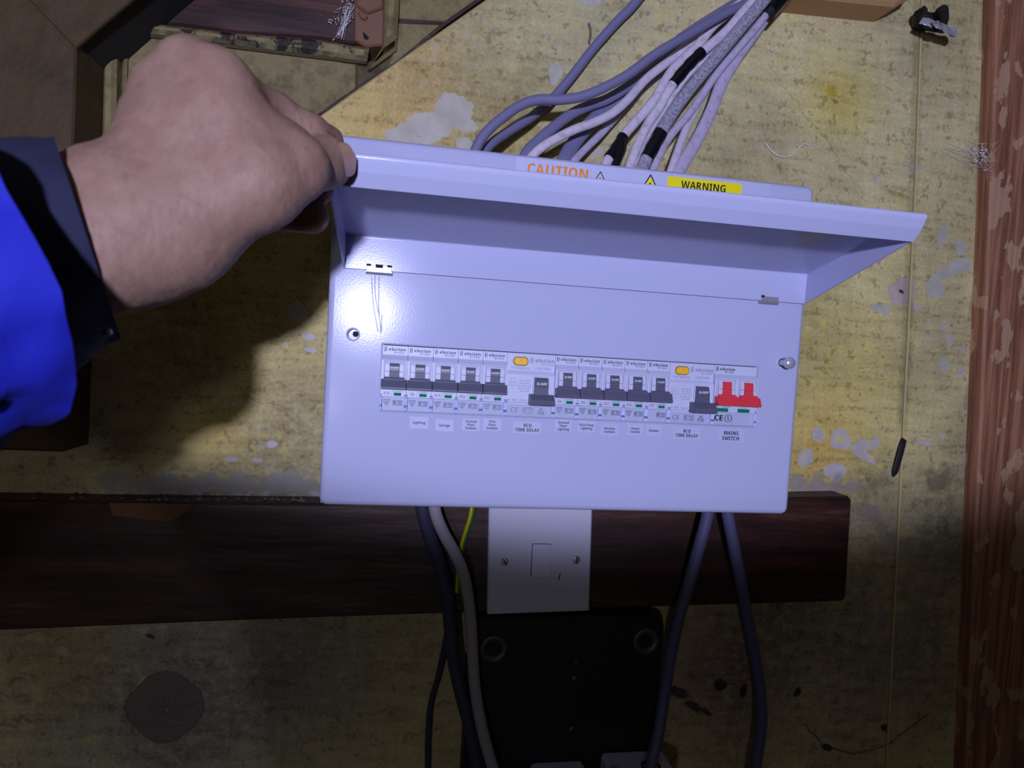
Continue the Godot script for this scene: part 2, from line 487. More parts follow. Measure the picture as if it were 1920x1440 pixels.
func paint_wall() -> void:
	# broad tints, on a coarse grid
	var cw := 96
	var ch := 84
	var coarse := Image.create(cw, ch, false, Image.FORMAT_RGB8)
	var zones := [
		[1150, 100, 330, Color8(184, 172, 128), 0.9], [700, 260, 190, Color8(192, 158, 84), 0.9], [760, 130, 120, Color8(184, 152, 88), 0.6], [1000, 250, 110, Color8(176, 154, 86), 0.7],
		[1640, 230, 380, Color8(206, 190, 142), 0.9], [1575, 190, 90, Color8(186, 164, 60), 0.6], [1570, 720, 220, Color8(206, 184, 104), 0.9], [1540, 850, 110, Color8(218, 180, 84), 0.9],
		[1780, 640, 160, Color8(196, 180, 130), 0.8], [500, 740, 230, Color8(164, 146, 92), 0.9], [400, 830, 90, Color8(200, 164, 66), 0.8], [560, 800, 110, Color8(176, 150, 90), 0.6],
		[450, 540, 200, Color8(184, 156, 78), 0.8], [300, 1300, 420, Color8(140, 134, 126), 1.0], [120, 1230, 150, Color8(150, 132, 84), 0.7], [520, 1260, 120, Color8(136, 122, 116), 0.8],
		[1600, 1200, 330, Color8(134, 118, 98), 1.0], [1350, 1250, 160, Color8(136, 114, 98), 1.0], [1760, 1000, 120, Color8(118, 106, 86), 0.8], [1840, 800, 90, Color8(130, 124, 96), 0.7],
		[1840, 300, 60, Color8(150, 138, 100), 0.6],
	]
	var centres := []
	for z in zones: centres.append(at2(z[0], z[1], WALL))
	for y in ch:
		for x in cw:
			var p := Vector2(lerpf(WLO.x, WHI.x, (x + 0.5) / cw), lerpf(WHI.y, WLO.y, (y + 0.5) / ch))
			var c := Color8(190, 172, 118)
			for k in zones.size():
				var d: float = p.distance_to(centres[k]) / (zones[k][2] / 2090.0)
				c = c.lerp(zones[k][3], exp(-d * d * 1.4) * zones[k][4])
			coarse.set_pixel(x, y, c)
	coarse.resize(WX, WY, Image.INTERPOLATE_CUBIC)
	wall_rgb = coarse.get_data()
	wall_warp = noise_bytes(WX, WY, 5, 0.03, 4)
	var big := noise_bytes(WX, WY, 6, 0.008, 5, Vector2(0.5, 0.5))
	var fine := noise_bytes(WX, WY, 8, 0.16, 3)
	var level := noise_bytes(WX, WY, 9, 0.07, 3, Vector2(0.16, 1.0))      # brush strokes, level
	var upright := noise_bytes(WX, WY, 10, 0.07, 3, Vector2(1.0, 0.1))
	var grit := noise_bytes(WX, WY, 13, 0.045, 5)
	wall_high = PackedByteArray()
	wall_high.resize(WX * WY)
	for i in WX * WY:
		var b := big[i] - 128
		var f := fine[i] - 128
		var l := level[i] - 128
		var u := upright[i] - 128
		var g := grit[i]
		var tone := b * 0.20 + f * 0.12 + l * 0.10 + u * 0.05
		var r := wall_rgb[i * 3] + tone
		var gg := wall_rgb[i * 3 + 1] + tone
		var bb := wall_rgb[i * 3 + 2] + tone * 0.8
		if b > 18 and g > 140:                # brighter yellow rubbed through
			var s := minf(0.75, (g - 140) / 40.0)
			r = lerpf(r, 206, s * 0.42); gg = lerpf(gg, 188, s * 0.42); bb = lerpf(bb, 108, s * 0.42)
		if b < -14 and g > 150:               # pale scuffs
			var s := minf(0.6, (g - 150) / 45.0)
			r = lerpf(r, 190, s * 0.6); gg = lerpf(gg, 180, s * 0.6); bb = lerpf(bb, 150, s * 0.6)
		if l < -58 and f < -10:               # dark nicks
			r *= 0.9; gg *= 0.89; bb *= 0.87
		elif g < 62:
			r *= 0.84; gg *= 0.82; bb *= 0.78
		wall_rgb[i * 3] = clampi(int(r), 0, 255)
		wall_rgb[i * 3 + 1] = clampi(int(gg) + 4, 0, 255)
		wall_rgb[i * 3 + 2] = clampi(int(bb) + 5, 0, 255)
		wall_high[i] = clampi(150 + int(b * 0.12 + f * 0.16 + l * 0.14 + (g - 128) * 0.12), 0, 255)
	var pale := Color8(182, 180, 170)
	var lilac := Color8(188, 182, 190)
	# flaked paint
	for d in [[835, 215, 28, 42, 0.1], [865, 205, 20, 26, 0.4], [800, 240, 55, 24, -0.2], [770, 250, 34, 22, 0.0], [872, 272, 22, 14, 0.3], [870, 232, 24, 12, 0.2], [735, 255, 16, 14, 0.0]]:
		blot(d[0], d[1], d[2], d[3], d[4], Color8(186, 180, 168), 0.95, 0.4)
	for d in [[1040, 136, 13, 22, 0.25], [1112, 282, 22, 12, 0.2], [1104, 0, 20, 10, 0.0], [1047, 88, 4, 4, 0.0], [1768, 440, 13, 25, 0.1], [1803, 462, 16, 16, 0.2],
			[1778, 510, 34, 14, -0.5], [1800, 500, 32, 16, -0.25], [1755, 540, 26, 22, 0.3], [1842, 535, 6, 22, 0.0], [1768, 610, 7, 11, 0.2], [1782, 636, 8, 12, 0.1], [1805, 658, 7, 8, 0.0], [1770, 684, 14, 16, 0.2],
			[1802, 696, 7, 12, 0.1], [1655, 578, 16, 8, 0.3], [1640, 575, 12, 7, 0.0], [1712, 316, 11, 9, 0.2], [1641, 334, 6, 8, 0.0], [1657, 48, 5, 3, 0.0], [1722, 54, 8, 7, 0.0], [1780, 23, 5, 5, 0.0]]:
		blot(d[0], d[1], d[2], d[3], d[4], pale, 0.9, 0.35)
	blot(1692, 545, 30, 30, 0.1, Color8(190, 172, 164), 1.0, 0.25, -40)       # bare plaster round an old fixing
	blot(1716, 574, 14, 7, 0.4, Color8(196, 176, 170), 0.9, 0.4)
	blot(1690, 546, 8, 5, 0.5, Color8(60, 48, 40), 0.9, 0.8, -60)
	for d in [[1575, 825, 22, 24, 0.2], [1610, 840, 16, 20, 0.5], [1535, 815, 14, 14, 0.0], [1512, 858, 22, 18, 0.0], [1640, 830, 9, 18, 0.3], [1565, 885, 22, 22, 0.0], [1620, 855, 24, 8, 0.3],
			[430, 860, 12, 5, 0.0], [482, 862, 10, 5, 0.0], [508, 832, 8, 6, 0.2], [438, 755, 4, 4, 0.0], [575, 630, 14, 7, 0.0], [560, 585, 16, 18, 0.4], [535, 645, 5, 5, 0.0], [400, 690, 8, 4, -0.5], [580, 655, 12, 5, 0.2],
			[1760, 815, 4, 6, 0.0], [1768, 818, 5, 8, 0.2], [1735, 830, 22, 4, 0.1], [320, 905, 20, 5, 0.0]]:
		blot(d[0], d[1], d[2], d[3], d[4], lilac, 0.85, 0.5)
	# the rough grey band above the batten
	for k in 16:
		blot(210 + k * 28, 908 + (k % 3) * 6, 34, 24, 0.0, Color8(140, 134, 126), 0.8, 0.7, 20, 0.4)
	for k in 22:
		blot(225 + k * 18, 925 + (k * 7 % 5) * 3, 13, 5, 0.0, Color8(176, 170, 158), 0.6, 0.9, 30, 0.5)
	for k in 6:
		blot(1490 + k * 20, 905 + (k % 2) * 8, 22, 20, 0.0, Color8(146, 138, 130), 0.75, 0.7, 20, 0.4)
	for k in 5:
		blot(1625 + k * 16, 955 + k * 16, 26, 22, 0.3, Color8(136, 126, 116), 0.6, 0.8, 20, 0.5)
	# the boards' joint
	for d in [[1728, 0, 1716, 330], [1716, 330, 1706, 560], [1706, 560, 1694, 800]]:
		scratch([d[0] - 6, d[1], d[2] - 6, d[3]], Color8(140, 142, 92), 7.0, 0.02, 0)
		scratch([d[0] + 5, d[1], d[2] + 5, d[3]], Color8(160, 146, 92), 4.0, 0.03, 0)
	scratch([1708, 560, 1700, 700, 1692, 800], Color8(112, 136, 104), 6.0, 0.03, 0)
	# old stains and dents
	blot(1560, 170, 16, 14, 0.2, Color8(176, 148, 30), 0.7, 0.6, -10, 0.7)
	blot(1567, 190, 9, 5, 0.2, Color8(112, 92, 40), 0.6, 0.6, -20, 0.7)
	blot(1530, 158, 28, 20, 0.2, Color8(186, 170, 90), 0.5, 0.6, 0, 0.8)
	blot(1690, 366, 50, 7, 0.2, Color8(146, 126, 72), 0.5, 0.5, 0, 0.6)
	blot(1770, 900, 70, 40, 0.0, Color8(96, 84, 66), 0.6, 0.8, 0, 0.8)
	blot(1640, 905, 40, 26, 0.0, Color8(104, 98, 86), 0.6, 0.8, 0, 0.8)
	for d in [[1845, 40, 12, 60], [1842, 200, 12, 90], [1838, 330, 13, 90], [1826, 560, 12, 60], [1822, 700, 12, 90], [1815, 850, 14, 80]]:
		blot(d[0], d[1], d[2], d[3], 0.04, Color8(128, 132, 108), 0.6, 0.5, 10, 0.6)
	blot(1830, 575, 9, 16, 0.0, Color8(70, 58, 44), 0.8, 0.7, -20, 0.5)
	for d in [[1350, 1285, 14, 12], [1495, 1297, 9, 12], [1393, 1295, 9, 14], [1660, 1365, 16, 10], [1550, 1400, 14, 8]]:
		blot(d[0], d[1], d[2], d[3], 0.2, Color8(34, 28, 26), 0.9, 0.5, -80, 0.3)
	for d in [[1275, 1300, 22, 14], [1300, 1325, 26, 10], [1325, 1335, 18, 6], [1262, 1290, 8, 14]]:
		blot(d[0], d[1], d[2], d[3], 0.5, Color8(56, 46, 42), 0.85, 0.6, -80, 0.4)
	for d in [[120, 1220, 14, 12], [270, 1180, 9, 6], [300, 1175, 6, 4], [395, 1172, 8, 4], [430, 1172, 7, 4]]:
		blot(d[0], d[1], d[2], d[3], 0.0, Color8(176, 168, 150), 0.7, 0.6, 0, 0.5)
	blot(283, 1193, 9, 4, 0.4, Color8(40, 34, 30), 0.8, 0.6, -40, 0.4)
	# scratches, cracks and drips
	scratch([1440, 118, 1490, 190, 1555, 270, 1600, 345], Color8(120, 100, 62), 0.6, 0.6)
	scratch([1445, 215, 1500, 172, 1580, 108], Color8(120, 104, 66), 0.6, 0.35)
	scratch([1470, 90, 1498, 150, 1512, 220], Color8(196, 184, 140), 0.6, 0.5, 20)
	scratch([1340, 265, 1400, 290, 1470, 330], Color8(206, 192, 120), 0.6, 0.5, 20)
	scratch([1106, 42, 1108, 60, 1104, 84], Color8(84, 72, 56), 1.5, 0.6)
	scratch([915, 30, 960, 38, 990, 70], Color8(120, 104, 72), 0.6, 0.4)
	scratch([1775, 90, 1810, 100, 1815, 140], Color8(104, 88, 60), 0.6, 0.4)
	scratch([1655, 160, 1672, 172], Color8(96, 80, 56), 0.6, 0.6)
	scratch([430, 736, 520, 760, 585, 810], Color8(90, 74, 46), 0.6, 0.5)
	scratch([520, 520, 560, 560, 590, 590], Color8(86, 72, 50), 0.6, 0.6)
	scratch([1750, 100, 1700, 115], Color8(110, 96, 66), 0.6, 0.4)
	scratch([1765, 355, 1785, 395], Color8(200, 186, 140), 0.6, 0.6, 20)
	scratch([1590, 250, 1640, 262], Color8(96, 82, 58), 0.6, 0.4)
	scratch([1380, 1345, 1385, 1400, 1380, 1440], Color8(58, 48, 42), 0.6, 0.6)
	scratch([1510, 1355, 1540, 1400, 1600, 1412, 1660, 1400, 1740, 1340], Color8(58, 50, 44), 1.2, 0.5)
	scratch([440, 1200, 450, 1215, 452, 1240, 470, 1300], Color8(170, 164, 152), 0.6, 0.5, 10)
	scratch([1680, 880, 1600, 1020, 1560, 1000], Color8(170, 160, 140), 0.6, 0.3, 10)
	var rng := RandomNumberGenerator.new()
	rng.seed = 77
	for k in 130:
		var x := rng.randf_range(560, 1850)
		var y := rng.randf_range(0, 560)
		var a := rng.randf_range(-0.4, 0.4) + (PI / 2.0 if rng.randf() < 0.35 else 0.0)
		var l := rng.randf_range(6, 34)
		scratch([x, y, x + cos(a) * l, y + sin(a) * l], Color8(104, 88, 60) if rng.randf() < 0.6 else Color8(206, 196, 150), 0.6, rng.randf_range(0.2, 0.5))
	for k in 90:
		var x := rng.randf_range(1500, 1840) if rng.randf() < 0.6 else rng.randf_range(330, 600)
		var y := rng.randf_range(560, 880)
		scratch([x, y, x + rng.randf_range(4, 22), y + rng.randf_range(-2, 2)], Color8(108, 84, 44), 0.6, rng.randf_range(0.25, 0.6))
	for k in 70:
		blot(rng.randf_range(880, 1700), rng.randf_range(0, 420), rng.randf_range(3, 10), rng.randf_range(2, 9), rng.randf_range(0, 3), Color8(206, 188, 104), 0.55, 0.8, 10, 0.5)
	for k in 50:
		blot(rng.randf_range(1500, 1820), rng.randf_range(560, 900), rng.randf_range(3, 11), rng.randf_range(3, 14), rng.randf_range(0, 3), Color8(214, 196, 104), 0.55, 0.8, 10, 0.5)
	for k in 40:
		blot(rng.randf_range(330, 600), rng.randf_range(560, 880), rng.randf_range(3, 11), rng.randf_range(3, 14), rng.randf_range(0, 3), Color8(196, 176, 84), 0.5, 0.8, 10, 0.5)
	var tex := ImageTexture.create_from_image(Image.create_from_data(WX, WY, false, Image.FORMAT_RGB8, wall_rgb))
	var hi := ImageTexture.create_from_image(Image.create_from_data(WX, WY, false, Image.FORMAT_L8, wall_high))
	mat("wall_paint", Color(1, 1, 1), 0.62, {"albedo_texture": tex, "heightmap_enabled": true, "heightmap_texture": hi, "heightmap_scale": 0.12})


func post_material() -> void:       # reddish timber with remains of pale paint
	var w := 512
	var h := 1024
	var grain := noise_bytes(w, h, 51, 0.05, 4, Vector2(1.0, 0.04))
	var fine := noise_bytes(w, h, 52, 0.12, 3, Vector2(1.0, 0.12))
	var left := noise_bytes(w, h, 53, 0.011, 5, Vector2(1.0, 0.55))
	var out := PackedByteArray()
	out.resize(w * h * 3)
	for i in w * h:
		var g := (grain[i] - 128) / 128.0
		var f := (fine[i] - 128) / 128.0
		var c := Color8(172, 120, 90).lerp(Color8(122, 78, 56), clampf(0.45 - g * 1.1, 0, 1))
		c = c.lerp(Color8(170, 108, 72), clampf(f * 0.8, 0, 0.5))
		if left[i] > 168: c = c.lerp(Color8(188, 150, 120), clampf((left[i] - 168) / 5.0, 0, 0.9))
		out[i * 3] = c.r8; out[i * 3 + 1] = c.g8; out[i * 3 + 2] = c.b8
	var t := ImageTexture.create_from_image(Image.create_from_data(w, h, false, Image.FORMAT_RGB8, out))
	mat("post_timber", Color8(245, 245, 245), 0.65, {"albedo_texture": t, "normal_enabled": true, "normal_texture": bump_texture(54, 0.05, 4, 512, 4.0, Vector2(1.0, 0.05)), "normal_scale": 0.5})


# ---------------------------------------------------------------- the setting
func slab(called: String, lo: Vector3, hi: Vector3, m: Material, kind := "structure") -> MeshInstance3D:
	var st := mb()
	box(st, lo, hi, 0.001)
	var o := put(called, st, m)
	tag(o, "", "", "", kind)
	return o


func piece(called: String, a: Array, z0: float, z1: float, m: Material, parent: Node = self, bevel := 0.0012) -> MeshInstance3D:
	var st := mb()
	prism(st, poly_at(a, z1), z0, z1, bevel)
	return put(called, st, m, parent)


func build_room() -> void:
	var o: MeshInstance3D
	slab("floor", Vector3(-1.0, -1.25, -0.2), Vector3(1.4, -1.15, 1.5), M.room_plaster).set_meta("label", "bare floor of the cupboard, below the view")
	slab("ceiling", Vector3(-1.0, 0.95, -0.2), Vector3(1.4, 1.05, 1.5), M.room_plaster).set_meta("label", "plain ceiling of the cupboard, above the view")
	slab("wall_left", Vector3(-1.0, -1.15, -0.2), Vector3(-0.9, 0.95, 1.5), M.room_plaster).set_meta("label", "plain left wall of the cupboard, outside the view")
	slab("wall_right", Vector3(1.3, -1.15, -0.2), Vector3(1.4, 0.95, 1.5), M.room_plaster).set_meta("label", "plain right wall of the cupboard, outside the view")
	slab("wall_front", Vector3(-0.9, -1.15, 1.4), Vector3(1.3, 0.95, 1.5), M.room_plaster).set_meta("label", "plain wall of the cupboard behind the viewpoint")
	var back := base("wall_back")
	tag(back, "yellowed wall lining with flaking ochre paint behind the white consumer unit", "", "", "structure")
	var st := mb()
	box(st, Vector3(-0.9, -1.15, -0.2), Vector3(1.3, 0.95, -0.145), 0.001)
	put("backing", st, M.old_cream_dark, back)
	var d1 := at2(1180, -190, WALL)
	var d2 := at2(601, 215, WALL)
	var d3 := at2(200, 484, WALL)
	var d0 := Vector2(d1.x, 0.9)
	var s0 := at2(1728, 0, WALL)
	var s1 := at2(1716, 330, WALL)
	var s2 := at2(1705, 560, WALL)
	var s3 := at2(1693, 800, WALL)
	var top := s0 + (s0 - s1) * ((0.9 - s0.y) / (s0.y - s1.y))
	var low := s3 + (s3 - s2) * ((-1.14 - s3.y) / (s3.y - s2.y))
	st = mb()
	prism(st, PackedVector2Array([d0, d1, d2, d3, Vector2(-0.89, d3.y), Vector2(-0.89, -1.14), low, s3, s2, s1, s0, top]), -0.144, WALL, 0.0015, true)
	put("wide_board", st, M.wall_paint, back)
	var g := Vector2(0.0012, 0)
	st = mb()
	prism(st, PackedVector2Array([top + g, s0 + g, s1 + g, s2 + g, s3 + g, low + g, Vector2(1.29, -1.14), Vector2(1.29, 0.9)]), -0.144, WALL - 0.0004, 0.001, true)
	put("narrow_board", st, M.wall_paint, back)
	# the lip along the cut edge of the wide board
	piece("edge_strip", [604, 213, 682, 162, 748, 120, 832, 50, 912, -6, 1100, -138, 1096, -143, 907, -12, 827, 44, 744, 114, 678, 156, 560, 238, 560, 244], -0.144, -0.1115, M.dark_wood, back, 0.0005)

	# old panelling above the cut
	var pn := base("wall_panelling")
	tag(pn, "old cream panelling with worn mouldings above the diagonal edge, behind the hand", "panelling", "", "structure")
	var z := -0.126
	piece("field_panel", [226, 62, 430, 78, 668, 120, 667, 205, 560, 300, 180, 520, 226, 300], -0.146, z, M.old_cream, pn)
	piece("corner_block", [668, 118, 700, 112, 742, 84, 745, 170, 668, 210], -0.146, z - 0.003, M.old_cream_dark, pn)
	piece("side_panel", [746, 42, 880, 48, 860, 70, 700, 186, 742, 86], -0.146, z, M.old_cream, pn)
	piece("upper_panel", [748, -120, 1100, -120, 905, 10, 845, 40, 748, 36], -0.146, z - 0.001, M.old_cream, pn)
	piece("moulding", [238, 38, 330, 46, 440, 60, 600, 72, 692, 88, 688, 112, 560, 96, 430, 80, 300, 62, 236, 56], -0.146, -0.117, M.worn_moulding, pn, 0.003)
	piece("moulding", [232, 56, 300, 62, 430, 80, 560, 97, 688, 112, 686, 118, 560, 103, 430, 87, 300, 69, 232, 63], -0.146, -0.121, M.old_cream_dark, pn, 0.002)
	piece("upright_moulding", [722, -120, 750, -120, 748, 0, 745, 68, 716, 88, 720, 0], -0.146, -0.116, M.old_cream, pn, 0.004)
	piece("mitre_moulding", [690, 130, 716, 88, 746, 66, 744, 92, 700, 124], -0.146, -0.121, M.old_cream, pn, 0.002)
	piece("dark_panel", [160, -120, 668, -120, 668, 82, 600, 73, 440, 61, 330, 46, 236, 38, 160, 30], -0.146, -0.124, M.dark_wood, pn, 0.002)
	piece("crack_strip", [748, 34, 845, 40, 838, 46, 748, 45], -0.146, -0.1265, M.dark_wood, pn, 0.001)
	var br := base("brown_bracket", Vector3.ZERO, pn)
	piece("back_plate", [664, -60, 722, -60, 720, 84, 686, 88, 664, 74], -0.146, -0.1165, M.bracket_brown, br, 0.0015)
	piece("front_plate", [668, -60, 720, -60, 718, 14, 690, 24, 668, 10], -0.1165, -0.113, M.bracket_brown, br, 0.0015)
	piece("tongue", [670, 22, 678, 20, 690, 30, 685, 37, 676, 33], -0.1165, -0.1135, M.bracket_brown, br, 0.001)
	piece("nail_hole", [680, 58, 688, 66, 692, 70, 689, 75, 683, 73, 684, 68], -0.1166, -0.1162, M.slot_black, br, 0.0)
	piece("stile", [196, -120, 220, -120, 219, 0, 217, 80, 214, 280, 205, 520, 178, 520, 188, 280, 191, 80, 193, 0], -0.146, -0.112, M.old_cream, pn, 0.003)
	piece("groove", [219, 50, 229, 50, 226, 300, 214, 300], -0.146, -0.136, M.dark_wood, pn, 0.0005)
	piece("bead", [228, 88, 238, 86, 233, 260, 224, 260], -0.146, -0.122, M.old_cream, pn, 0.002)

	# boxing at the left with the end of a stair string over it
	var corner := at2(140, 180, -0.069)
	st = mb()
	prism(st, PackedVector2Array([Vector2(-0.89, 0.02), Vector2(corner.x - 0.002, 0.02), corner, Vector2(corner.x + 0.002, 0.9), Vector2(-0.89, 0.9)]), -0.146, -0.069, 0.0015)
	o = put("trim_1", st, M.brown_cream)
	tag(o, "dim brown-cream boxed-in panel at the far left behind the sleeve", "boxing", "", "structure")
	o = piece("trim_2", [-60, -120, 55, 0, 140, 90, 190, 46, 245, 0, 390, -125], -0.069, -0.0655, M.brown_cream, self, 0.001)
	tag(o, "pointed brown-cream stair end jutting in at the top left corner", "stair string", "", "structure")
	o = piece("shade_trim_5", [-60, -122, 60, 0, 142, 84, 190, 40, 240, -4, 385, -125], -0.130, -0.0692, M.shade_black, self, 0.001)  # added dark block, stands in for the shade behind the stair end
	tag(o, "added dark block standing in for shade behind the pointed stair end at the top left", "block", "", "structure")
	# timbers
	o = piece("trim_3", [1874, -160, 1867, 140, 1853, 480, 1832, 960, 1813, 1440, 1806, 1600, 2300, 1700, 2300, -300], -0.146, -0.094, M.post_timber, self, 0.002)
	tag(o, "reddish timber post with flaked pale paint at the right edge", "post", "", "structure")
	o = piece("trim_4", [1380, -60, 1450, -14, 1585, 1, 1681, 11, 1708, -4, 1740, -60], -0.144, -0.080, M.timber_end, self, 0.003)
	tag(o, "underside of a raw timber end at the top edge right of the cables", "timber", "", "structure")


func build_batten() -> void:
	var b := base("wall_batten")
	tag(b, "long dark brown painted batten fixed across the wall under the consumer unit", "batten")
	var p := poly_at([-420, 930, 240, 941, 600, 944, 1100, 938, 1480, 933, 1592, 931, 1598, 938, 1587, 1122, 1580, 1128, 1100, 1142, 530, 1161, 0, 1183, -420, 1200], -0.085)
	var st := mb()
	prism(st, p, WALL - 0.003, -0.085, 0.002)
	put("board", st, M.batten_wood, b)
	st = mb()
	prism(st, poly_at([205, 943, 265, 943, 362, 946, 345, 962, 320, 978, 270, 974, 210, 966], -0.0849), -0.0852, -0.0846, 0.0002)
	var ch := put("chipped_patch", st, M.chipped_wood, b)
	tag(ch, "chip of bare wood")
	st = mb()
	var rng := RandomNumberGenerator.new()
	rng.seed = 5
	for span in [[-300, 590], [1490, 1590]]:      # mortar crumbs along the top
		var n := int((span[1] - span[0]) / 3.2)
		for k in n:
			var x: float = span[0] + (span[1] - span[0]) * rng.randf()
			var q := at(x, lerpf(938, 934, clampf((x - 600) / 900.0, 0, 1)) + rng.randf_range(-3, 3), rng.randf_range(-0.108, -0.09))
			var r := rng.randf_range(0.0008, 0.0026)
			lathe(st, [Vector2(0.0001, -r), Vector2(r, -r * 0.3), Vector2(r * 0.8, r * 0.5), Vector2(0.0001, r * 0.8)], Transform3D(Basis.from_euler(Vector3(rng.randf() * 3, rng.randf() * 3, 0)), q), 6)
	var dst := put("crumbs", st, M.dust, b)
	tag(dst, "", "", "", "stuff")


# ---------------------------------------------------------------- the consumer unit
const UW := 0.362
const UH := 0.2586
const AP_LO := Vector2(0.0390, 0.0692)
const AP_HI := Vector2(0.3249, 0.1163)
const PITCH := 0.01785


func build_unit() -> void:
	var u := base("consumer_unit", Vector3(0, 0, 0))
	tag(u, "white metal consumer unit with a row of breakers and its lid held open", "consumer unit")
	# enclosure: folded sides behind the cover, open slots at top and bottom for the cables
	var st := mb()
	for s in [[Vector3(0.0008, 0.001, -0.107), Vector3(0.002, UH - 0.001, -0.004)], [Vector3(UW - 0.002, 0.001, -0.107), Vector3(UW - 0.0008, UH - 0.001, -0.004)],
			[Vector3(0.0008, 0.001, -0.1085), Vector3(UW - 0.0008, UH - 0.001, -0.107)],
			[Vector3(0.002, UH - 0.0022, -0.107), Vector3(0.085, UH - 0.001, -0.004)], [Vector3(0.275, UH - 0.0022, -0.107), Vector3(UW - 0.002, UH - 0.001, -0.004)], [Vector3(0.085, UH - 0.0022, -0.02), Vector3(0.275, UH - 0.001, -0.004)],
			[Vector3(0.002, 0.001, -0.107), Vector3(0.07, 0.0022, -0.004)], [Vector3(0.12, 0.001, -0.107), Vector3(0.27, 0.0022, -0.004)], [Vector3(0.33, 0.001, -0.107), Vector3(UW - 0.002, 0.0022, -0.004)], [Vector3(0.07, 0.001, -0.025), Vector3(0.33, 0.0022, -0.004)]]:
		box(st, s[0], s[1], 0.0003)
	put("enclosure", st, M.white_paint, u)
	# front cover: rolled edges, a window for the devices, two screw holes
	st = mb()
	var rows := []
	var norms := []
	var rolls := 5
	for k in rolls + 2:
		var a := (k - 1) / float(rolls) * PI / 2.0
		var r := 0.0045
		var ins := 0.0 if k == 0 else r * (1.0 - cos(a))
		var z := -0.014 if k == 0 else -r + r * sin(a)
		var row := []
		var nrow := []
		for q in rounded(Vector2(ins, ins), Vector2(UW - ins, UH - ins), 0.0058 - ins, 6):
			row.append(Vector3(q.x, q.y, z))
		for j in row.size():
			var e: Vector3 = (row[(j + 1) % row.size()] - row[(j + row.size() - 1) % row.size()]).normalized()
			var o2 := Vector3(e.y, -e.x, 0)
			nrow.append(o2 if k == 0 else (o2 * cos(a) + Vector3(0, 0, 1) * sin(a)).normalized())
		rows.append(row)
		norms.append(nrow)
	smooth_grid(st, rows, norms, true)
	var outline := PackedVector2Array()
	for q in rows[-1]: outline.append(Vector2(q.x, q.y))
	var left_hole := at2(662, 627, 0)
	var right_hole := at2(1466, 680, 0)
	var xs := [-1.0, left_hole.x, AP_LO.x, AP_HI.x, right_hole.x, 2.0]
	for k in 5:
		var bands := [[-1.0, 2.0]] if k != 2 else [[-1.0, AP_LO.y], [AP_HI.y, 2.0]]
		for b in bands:
			var part := PackedVector2Array([Vector2(xs[k], b[0]), Vector2(xs[k + 1], b[0]), Vector2(xs[k + 1], b[1]), Vector2(xs[k], b[1])])
			for p in Geometry2D.intersect_polygons(outline, part):
				var cut := [p]
				if k in [0, 1]: cut = Geometry2D.clip_polygons(p, disc_poly(left_hole, 0.0037, 24))
				elif k in [3, 4]: cut = Geometry2D.clip_polygons(p, disc_poly(right_hole, 0.0032, 24))
				for c in cut: face(st, c, 0.0, 1.0)
	# returned edges of the window and the holes
	var win := rounded(AP_LO, AP_HI, 0.0012, 3)
	for k in win.size():
		var a := win[k]
		var b := win[(k + 1) % win.size()]
		var inw := Vector3(-(b.y - a.y), b.x - a.x, 0)
		quad(st, Vector3(a.x, a.y, 0.0005), Vector3(b.x, b.y, 0.0005), Vector3(b.x, b.y, -0.004), Vector3(a.x, a.y, -0.004), inw)
		var ao := a + (a - (AP_LO + AP_HI) / 2.0).sign() * 0.0011
		var bo := b + (b - (AP_LO + AP_HI) / 2.0).sign() * 0.0011
		quad(st, Vector3(a.x, a.y, 0.0005), Vector3(b.x, b.y, 0.0005), Vector3(bo.x, bo.y, 0.00002), Vector3(ao.x, ao.y, 0.00002), -inw * 0.2 + Vector3(0, 0, inw.length()))
	for h in [[left_hole, 0.0037], [right_hole, 0.0032]]:
		lathe(st, [Vector2(h[1] + 0.0012, 0.0), Vector2(h[1] + 0.0005, 0.0005), Vector2(h[1], 0.0003), Vector2(h[1], -0.004)], Transform3D(Basis(), Vector3(h[0].x, h[0].y, 0)), 28)
	put("front_cover", st, M.white_paint, u)
	# what the left hole shows: a tab of the tray with an empty screw hole
	st = mb()
	box(st, Vector3(left_hole.x - 0.007, left_hole.y - 0.007, -0.006), Vector3(left_hole.x + 0.007, left_hole.y + 0.007, -0.0045), 0.0003)
	put("screw_tab", st, M.white_paint, u)
	st = mb()
	lathe(st, [Vector2(0.0001, -0.0043), Vector2(0.0021, -0.0043)], Transform3D(Basis(), Vector3(left_hole.x + 0.0014, left_hole.y + 0.0004, 0)), 18)
	tag(put("screw_hole", st, M.slot_black, u), "empty dark screw hole")
	# the thumb screw at the right
	st = mb()
	var sx := Transform3D(Basis(), Vector3(right_hole.x, right_hole.y, 0))
	lathe(st, [Vector2(0.0026, -0.02), Vector2(0.0026, 0.0075), Vector2(0.0024, 0.0085)], sx, 16)
	lathe(st, [Vector2(0.0001, 0.0085), Vector2(0.0042, 0.0085), Vector2(0.0044, 0.0092), Vector2(0.0044, 0.0112), Vector2(0.0040, 0.0120), Vector2(0.0026, 0.0131), Vector2(0.0001, 0.0135)], sx, 72, 0.05)
	tag(put("cover_screw", st, M.chrome, u), "chrome knurled cover screw")
	# runs in the paint under the left hinge
	for run in [[697, 520, 699, 560, 703, 590, 709, 622], [703, 516, 704, 556, 712, 600, 714, 625], [711, 518, 710, 570, 713, 612], [716, 590, 715, 622]]:
		var q := []
		for k in range(0, run.size(), 2): q.append(at(run[k], run[k + 1], 0.00005))
		st = mb()
		tube(st, curve_points(q, 0.001), 0.00035, 0.00022, 8)
		put("paint_run", st, M.white_paint, u)
	build_lid(u)
